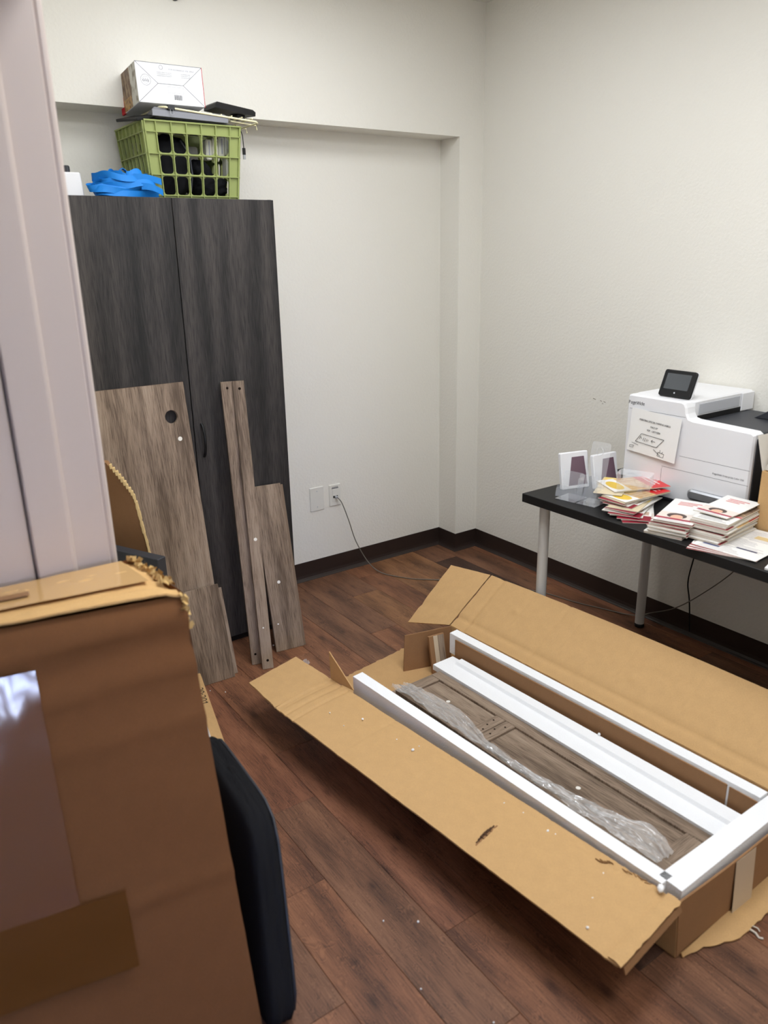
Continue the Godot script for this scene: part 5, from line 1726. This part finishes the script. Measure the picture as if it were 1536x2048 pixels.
const ORD := ["topmost", "second", "third", "fourth", "fifth", "sixth", "seventh", "eighth", "ninth", "tenth", "eleventh", "twelfth", "thirteenth", "fourteenth", "fifteenth", "sixteenth"]
func leaflets() -> void:
	var covers := []
	for k in 6: covers.append(cover(k))
	var rng := RandomNumberGenerator.new()
	rng.seed = 29
	var leaf := func(w: float, d: float, th: float, m: Material, xf: Transform3D, label: String, group: String, curl: float, called := "leaflet", cat := "leaflet") -> void:
		var o := thing(called, label, cat, xf, group)
		var s := new_st()
		var bend := func(x: float) -> float: return curl * pow(x / d, 2.0)
		sheet(s, 8, 2, func(u: float, v: float) -> Vector3:
			return V((u - 0.5) * d, th * 0.5 + bend.call((u - 0.5) * d) - bend.call(0.5 * d) * 0.0, (v - 0.5) * w), th * 0.8)
		obj("pages", s, M.pages, o)
		# cover: texture runs along the length (x)
		s = new_st()
		for k in 8:
			var ua := k / 8.0
			var ub := (k + 1) / 8.0
			var n := Vector3.UP
			var pa := V((ua - 0.5) * d, th * 0.95 + bend.call((ua - 0.5) * d), 0)
			var pb := V((ub - 0.5) * d, th * 0.95 + bend.call((ub - 0.5) * d), 0)
			var hw := V(0, 0, w / 2 + 0.0004)
			tri(s, [pa + hw, pb + hw, pb - hw], [n, n, n], [Vector2(1, 1.0 - ua), Vector2(1, 1.0 - ub), Vector2(0, 1.0 - ub)])
			tri(s, [pa + hw, pb - hw, pa - hw], [n, n, n], [Vector2(1, 1.0 - ua), Vector2(0, 1.0 - ub), Vector2(0, 1.0 - ua)])
		obj("cover", s, m, o)
	var pile := func(c: Vector3, turn: float, w: float, d: float, n: int, th: float, kinds: Array, slip: float, name_: String, lean_: Vector3) -> void:
		var y := c.y
		for k in n:
			var i := n - 1 - k       # 0 is the topmost
			var p := V(c.x + rng.randf_range(-slip, slip) + lean_.x * k, y, c.z + rng.randf_range(-slip, slip) + lean_.z * k)
			var b := Basis.from_euler(V(0, turn + rng.randf_range(-slip, slip) * 6.0 + lean_.y * k, 0))
			leaf.call(w, d, th, covers[kinds[k % kinds.size()]], Transform3D(b, p), "%s leaflet from the top in %s" % [ORD[i], name_] if i else "topmost leaflet of %s" % name_, "leaflets in " + name_, 0.0)
			y += th
	# loose printed sheets at the bottom, spread towards the right
	for k in 6:
		var names := ["lowest", "second lowest", "third lowest", "third highest", "second highest", "uppermost"]
		leaf.call(0.205, 0.275, 0.0008, covers[5 if k % 2 else 2], Transform3D(Basis.from_euler(V(0, 0.32 - k * 0.05, 0)), V(-0.640 + k * 0.004, TT + 0.0004 + k * 0.0009, 1.93 + k * 0.006)), "%s of the loose printed sheets under the right leaflet stack" % names[k], "loose printed sheets on the table", 0.0, "printed_sheet", "paper")
	# right stack: white cover on top, rubber-banded look
	pile.call(V(-0.610, TT + 0.006, 1.866), 0.10, 0.118, 0.235, 5, 0.0042, [2, 0, 2], 0.005, "the lower half of the right stack", V(0.002, 0.0, 0.0))
	pile.call(V(-0.595, TT + 0.027, 1.868), 0.12, 0.118, 0.235, 9, 0.0050, [3, 2, 0, 1], 0.006, "the upper half of the right stack", V(0.0012, 0.0, 0.0003))
	leaf.call(0.118, 0.20, 0.003, covers[0], Transform3D(Basis.from_euler(V(0, 0.02, 0.05)), V(-0.565, TT + 0.079, 1.855)), "curled white leaflet lying on top of the right stack", "leaflets in the upper half of the right stack", 0.012)
	# middle stack with the portrait cover
	pile.call(V(-0.650, TT, 1.735), 0.26, 0.125, 0.26, 11, 0.0045, [2, 3, 2, 0], 0.006, "the middle stack", V(0.0015, 0.004, 0.0005))
	leaf.call(0.125, 0.26, 0.0022, covers[0], Transform3D(Basis.from_euler(V(0, 0.34, 0.0)), V(-0.632, TT + 0.0505, 1.742)), "white portrait-cover leaflet lying on top of the middle stack", "leaflets in the middle stack", 0.0)
	# left heap, fanned out towards the front
	for k in 15:
		var f := k / 14.0
		var turn := 0.75 - f * 0.9 + rng.randf_range(-0.12, 0.12)
		leaf.call(0.11, 0.225, 0.0032, covers[[2, 0, 2, 3, 2, 0, 3, 2, 4, 2, 3, 0, 2, 4, 1][k]], Transform3D(Basis.from_euler(V(0.0, turn, 0.02)), V(-0.640 + 0.05 * f + rng.randf_range(-0.01, 0.01), TT + 0.001 + k * 0.0036, 1.55 - 0.05 * f + rng.randf_range(-0.018, 0.018))), "%s leaflet from the top in the fanned left heap" % ORD[14 - k] if k < 14 else "topmost red and yellow leaflet of the fanned left heap", "leaflets in the fanned left heap", 0.0)
	leaf.call(0.15, 0.22, 0.004, covers[1], Transform3D(Basis.from_euler(V(0.0, -0.42, 0.02)), V(-0.53, TT + 0.0615, 1.455)), "red-headed brochure lying at the back of the fanned left heap", "leaflets in the fanned left heap", 0.0)
	leaf.call(0.10, 0.20, 0.003, covers[4], Transform3D(Basis.from_euler(V(0.0, 0.5, 0.03)), V(-0.60, TT + 0.0575, 1.42)), "yellow leaflet at the left side of the fanned heap", "leaflets in the fanned left heap", 0.0)
	# white paper block at the front edge, far right
	var pb := thing("paper_stack", "small stack of white paper at the table's front edge, far right", "paper", TR(V(-0.775, TT, 2.115), V(0, 0.25, 0)))
	var s := new_st()
	box(s, V(0, 0, 0), V(0.2, 0.007, 0.26), 0.0005)
	obj("sheets", s, M.paper, pb)

func holders() -> void:
	var h1 := func(label: String, xf: Transform3D, w: float, hh: float, tab: bool) -> void:
		var o := thing("leaflet_holder", label, "leaflet holder", xf, "clear leaflet holders")
		var s := new_st()
		var th := 0.002
		# leaning back plate with rounded top
		var back := rrect(0, 0, w, hh, 0.012)
		extrude(s, back, -th, 0.0, 0.0, frame(V(0, 0.004, 0), V(1, 0, 0), V(0, 1, -0.22)))
		obj("back_plate", s, M.acrylic, o)
		s = new_st()
		extrude(s, rrect(0, 0, w, hh * 0.45, 0.008), -th, 0.0, 0.0, frame(V(0, 0.012, 0.036), V(1, 0, 0), V(0, 1, -0.12)))
		obj("front_plate", s, M.acrylic, o)
		s = new_st()
		box(s, V(0, 0.002, -0.05), V(w, 0.004, 0.04), 0.0005)
		obj("base_plate", s, M.acrylic, o)
		for x in [0.0, w - th]:
			s = new_st()
			extrude(s, [Vector2(-0.04, 0.012), Vector2(0.0, 0.004), Vector2(0.0, hh * 0.42), Vector2(-0.034, hh * 0.42)], 0, th, 0.0, Transform3D(Basis(V(0, 0, -1), V(0, 1, 0), V(1, 0, 0)), V(x, 0, 0)))
			obj("side_plate", s, M.acrylic, o)
		if tab:
			s = new_st()
			var pts := []
			for k in 21: pts.append(frame(V(0, 0.004, 0), V(1, 0, 0), V(0, 1, -0.22)) * V(w / 2 + 0.014 * cos(TAU * k / 20), hh - 0.035 + 0.014 * sin(TAU * k / 20), 0.002))
			tube(s, pts, 0.0018, 6)
			obj("hang_hole", s, M.acrylic, o)
	h1.call("low clear leaflet holder, nearest the table's left end", TR(V(-0.700, TT, 1.262), V(0, -1.42, 0)), 0.085, 0.10, false)
	h1.call("tall clear leaflet holder with a round hang hole at its top", TR(V(-0.685, TT, 1.352), V(0, -1.42, 0)), 0.078, 0.225, true)
	h1.call("clear leaflet holder lying on its side on the leaflet heap", TR(V(-0.665, TT + 0.096, 1.485), V(-1.25, -1.25, 0)), 0.12, 0.10, false)
	# white display frames with purple pictures
	for q in [[V(-0.535, TT, 1.289), -0.10, "white display frame with purple picture, just left of the printer", 0.135], [V(-0.640, TT, 1.215), -0.25, "white display frame behind the tall clear leaflet holder", 0.145]]:
		var o := thing("display_frame", q[2], "display frame", TR(q[0], V(0, q[1], 0)), "white display frames")
		var b := frame(V(0, 0.002, 0), V(1, 0, 0), V(0, 1, -0.2))
		var s := new_st()
		extrude(s, rrect(0, 0, 0.125, q[3], 0.006), -0.016, 0.0, 0.003, b)
		obj("frame", s, M.white, o)
		s = new_st()
		extrude(s, [Vector2(0.03, 0.014), Vector2(0.115, 0.014), Vector2(0.105, q[3] - 0.02), Vector2(0.05, q[3] - 0.02)], 0, 0.0008, 0.0, b)
		obj("picture", s, mk(rgb(112, 88, 100), 0.25), o)
		s = new_st()
		box(s, V(0.05, 0.0, -0.06), V(0.075, 0.004, -0.005), 0.0005)
		obj("foot", s, M.white, o)

# ---------------------------------------------------------------- wall plates, cords, small fittings
func wall_fittings() -> void:
	var z := -0.149
	var t := thing("blank_wall_plate", "plain white blank wall plate low on the niche wall, left of the socket", "wall plate", T(-0.966, 0.433, z))
	var s := new_st()
	extrude(s, rrect(-0.0415, -0.0635, 0.0415, 0.0635, 0.003, 2), 0, 0.006, 0.003)
	obj("plate", s, M.plate, t)
	for y in [-0.042, 0.042]:
		s = new_st()
		lathe(s, [Vector2(0, 0.0012), Vector2(0.0025, 0.001), Vector2(0.0028, 0)], 12, Transform3D(Basis(V(1, 0, 0), V(0, 0, 1), V(0, -1, 0)), V(0, y, 0.006)))
		obj("screw", s, M.grey, t)
	t = thing("data_socket", "white wall socket plate with a grey cable plugged in, on the niche wall", "wall socket", T(-0.857, 0.434, z))
	s = new_st()
	extrude(s, rrect(-0.035, -0.0585, 0.035, 0.0585, 0.003, 2), 0, 0.006, 0.003)
	obj("plate", s, M.plate, t)
	s = new_st()
	box(s, V(-0.017, -0.034, 0.006), V(0.017, 0.034, 0.0085), 0.001)
	obj("insert", s, M.plate, t)
	s = new_st()
	box(s, V(-0.02, 0.036, 0.0061), V(0.02, 0.042, 0.0066))
	for k in 4: box(s, V(-0.016 + k * 0.009, 0.044, 0.0061), V(-0.010 + k * 0.009, 0.047, 0.0066))
	obj("printed_mark", s, M.greyink, t)
	s = new_st()
	box(s, V(-0.014, -0.014, 0.0085), V(0.014, -0.002, 0.009))
	obj("port", s, M.black, t)
	s = new_st()
	box(s, V(-0.006, -0.014, 0.0085), V(0.006, -0.003, 0.024), 0.001)
	obj("plug", s, M.grey, t)
	# the grey cable: from the socket down to the floor, behind the carton, under the table
	t = thing("network_cable", "thin grey cable running from the wall socket across the floor to the table", "cable")
	var c := Curve3D.new()
	for p in [V(-0.857, 0.425, -0.125), V(-0.845, 0.40, -0.10), V(-0.815, 0.30, -0.085), V(-0.775, 0.17, -0.08), V(-0.725, 0.05, -0.035), V(-0.685, 0.006, 0.04), V(-0.61, 0.003, 0.174), V(-0.545, 0.003, 0.241), V(-0.42, 0.003, 0.36), V(-0.27, 0.003, 0.525), V(-0.243, 0.003, 0.617), V(-0.183, 0.003, 0.732), V(-0.145, 0.003, 0.894), V(-0.100, 0.003, 1.02), V(-0.055, 0.012, 1.17), V(-0.035, 0.05, 1.25), V(-0.03, 0.115, 1.361), V(-0.03, 0.218, 1.472), V(-0.03, 0.366, 1.602), V(-0.026, 0.55, 1.72), V(-0.024, 0.72, 1.78)]:
		c.add_point(p)
	for k in range(1, c.point_count - 1):
		var d := (c.get_point_position(k + 1) - c.get_point_position(k - 1)) / 6.0
		c.set_point_in(k, -d)
		c.set_point_out(k, d)
	c.bake_interval = 0.015
	var pts := []
	for p in c.get_baked_points(): pts.append(V(p.x, maxf(p.y, 0.0026), p.z))
	s = new_st()
	tube(s, pts, 0.0026, 6)
	obj("cord", s, M.cord, t)
	t = thing("power_cord", "black cord hanging down the right wall behind the table", "cord")
	c = Curve3D.new()
	for p in [V(-0.026, 0.74, 1.50), V(-0.024, 0.60, 1.46), V(-0.024, 0.362, 1.418), V(-0.024, 0.254, 1.405), V(-0.024, 0.18, 1.42), V(-0.024, 0.112, 1.430), V(-0.026, 0.03, 1.44)]: c.add_point(p)
	for k in range(1, c.point_count - 1):
		var d := (c.get_point_position(k + 1) - c.get_point_position(k - 1)) / 6.0
		c.set_point_in(k, -d)
		c.set_point_out(k, d)
	c.bake_interval = 0.02
	s = new_st()
	tube(s, Array(c.get_baked_points()), 0.0034, 6)
	obj("cord", s, M.blackcord, t)
	# dark end of a fitting high on the wall
	t = thing("wall_hook", "dark round fitting sticking out of the upper wall at the top of the picture", "fitting", T(-1.557, 2.562, 0.0))
	s = new_st()
	lathe(s, [Vector2(0, 0.05), Vector2(0.010, 0.05), Vector2(0.013, 0.046), Vector2(0.013, 0.012), Vector2(0.02, 0.008), Vector2(0.02, 0.0)], 18, Transform3D(Basis(V(1, 0, 0), V(0, 0, 1), V(0, -1, 0)), Vector3.ZERO))
	obj("body", s, M.charcoal, t)
	# faint scuffs on the right wall
	t = thing("wall_scuff", "faint grey scuff marks on the right wall above the table", "mark", Transform3D(Basis(V(0, 0, 1), V(0, 1, 0), V(-1, 0, 0)), V(0, 0, 0)))
	s = new_st()
	for q in [[0.842, 0.964, 0.010], [0.862, 0.962, 0.012], [0.855, 0.953, 0.006], [0.80, 0.968, 0.016]]:
		face(s, [V(q[0], q[1], 0.0006), V(q[0] + q[2], q[1] - 0.002, 0.0006), V(q[0] + q[2], q[1] + 0.001, 0.0006), V(q[0], q[1] + 0.0035, 0.0006)])
	obj("smudge", s, mk(rgb(150, 142, 130), 0.9, 0.2), t)
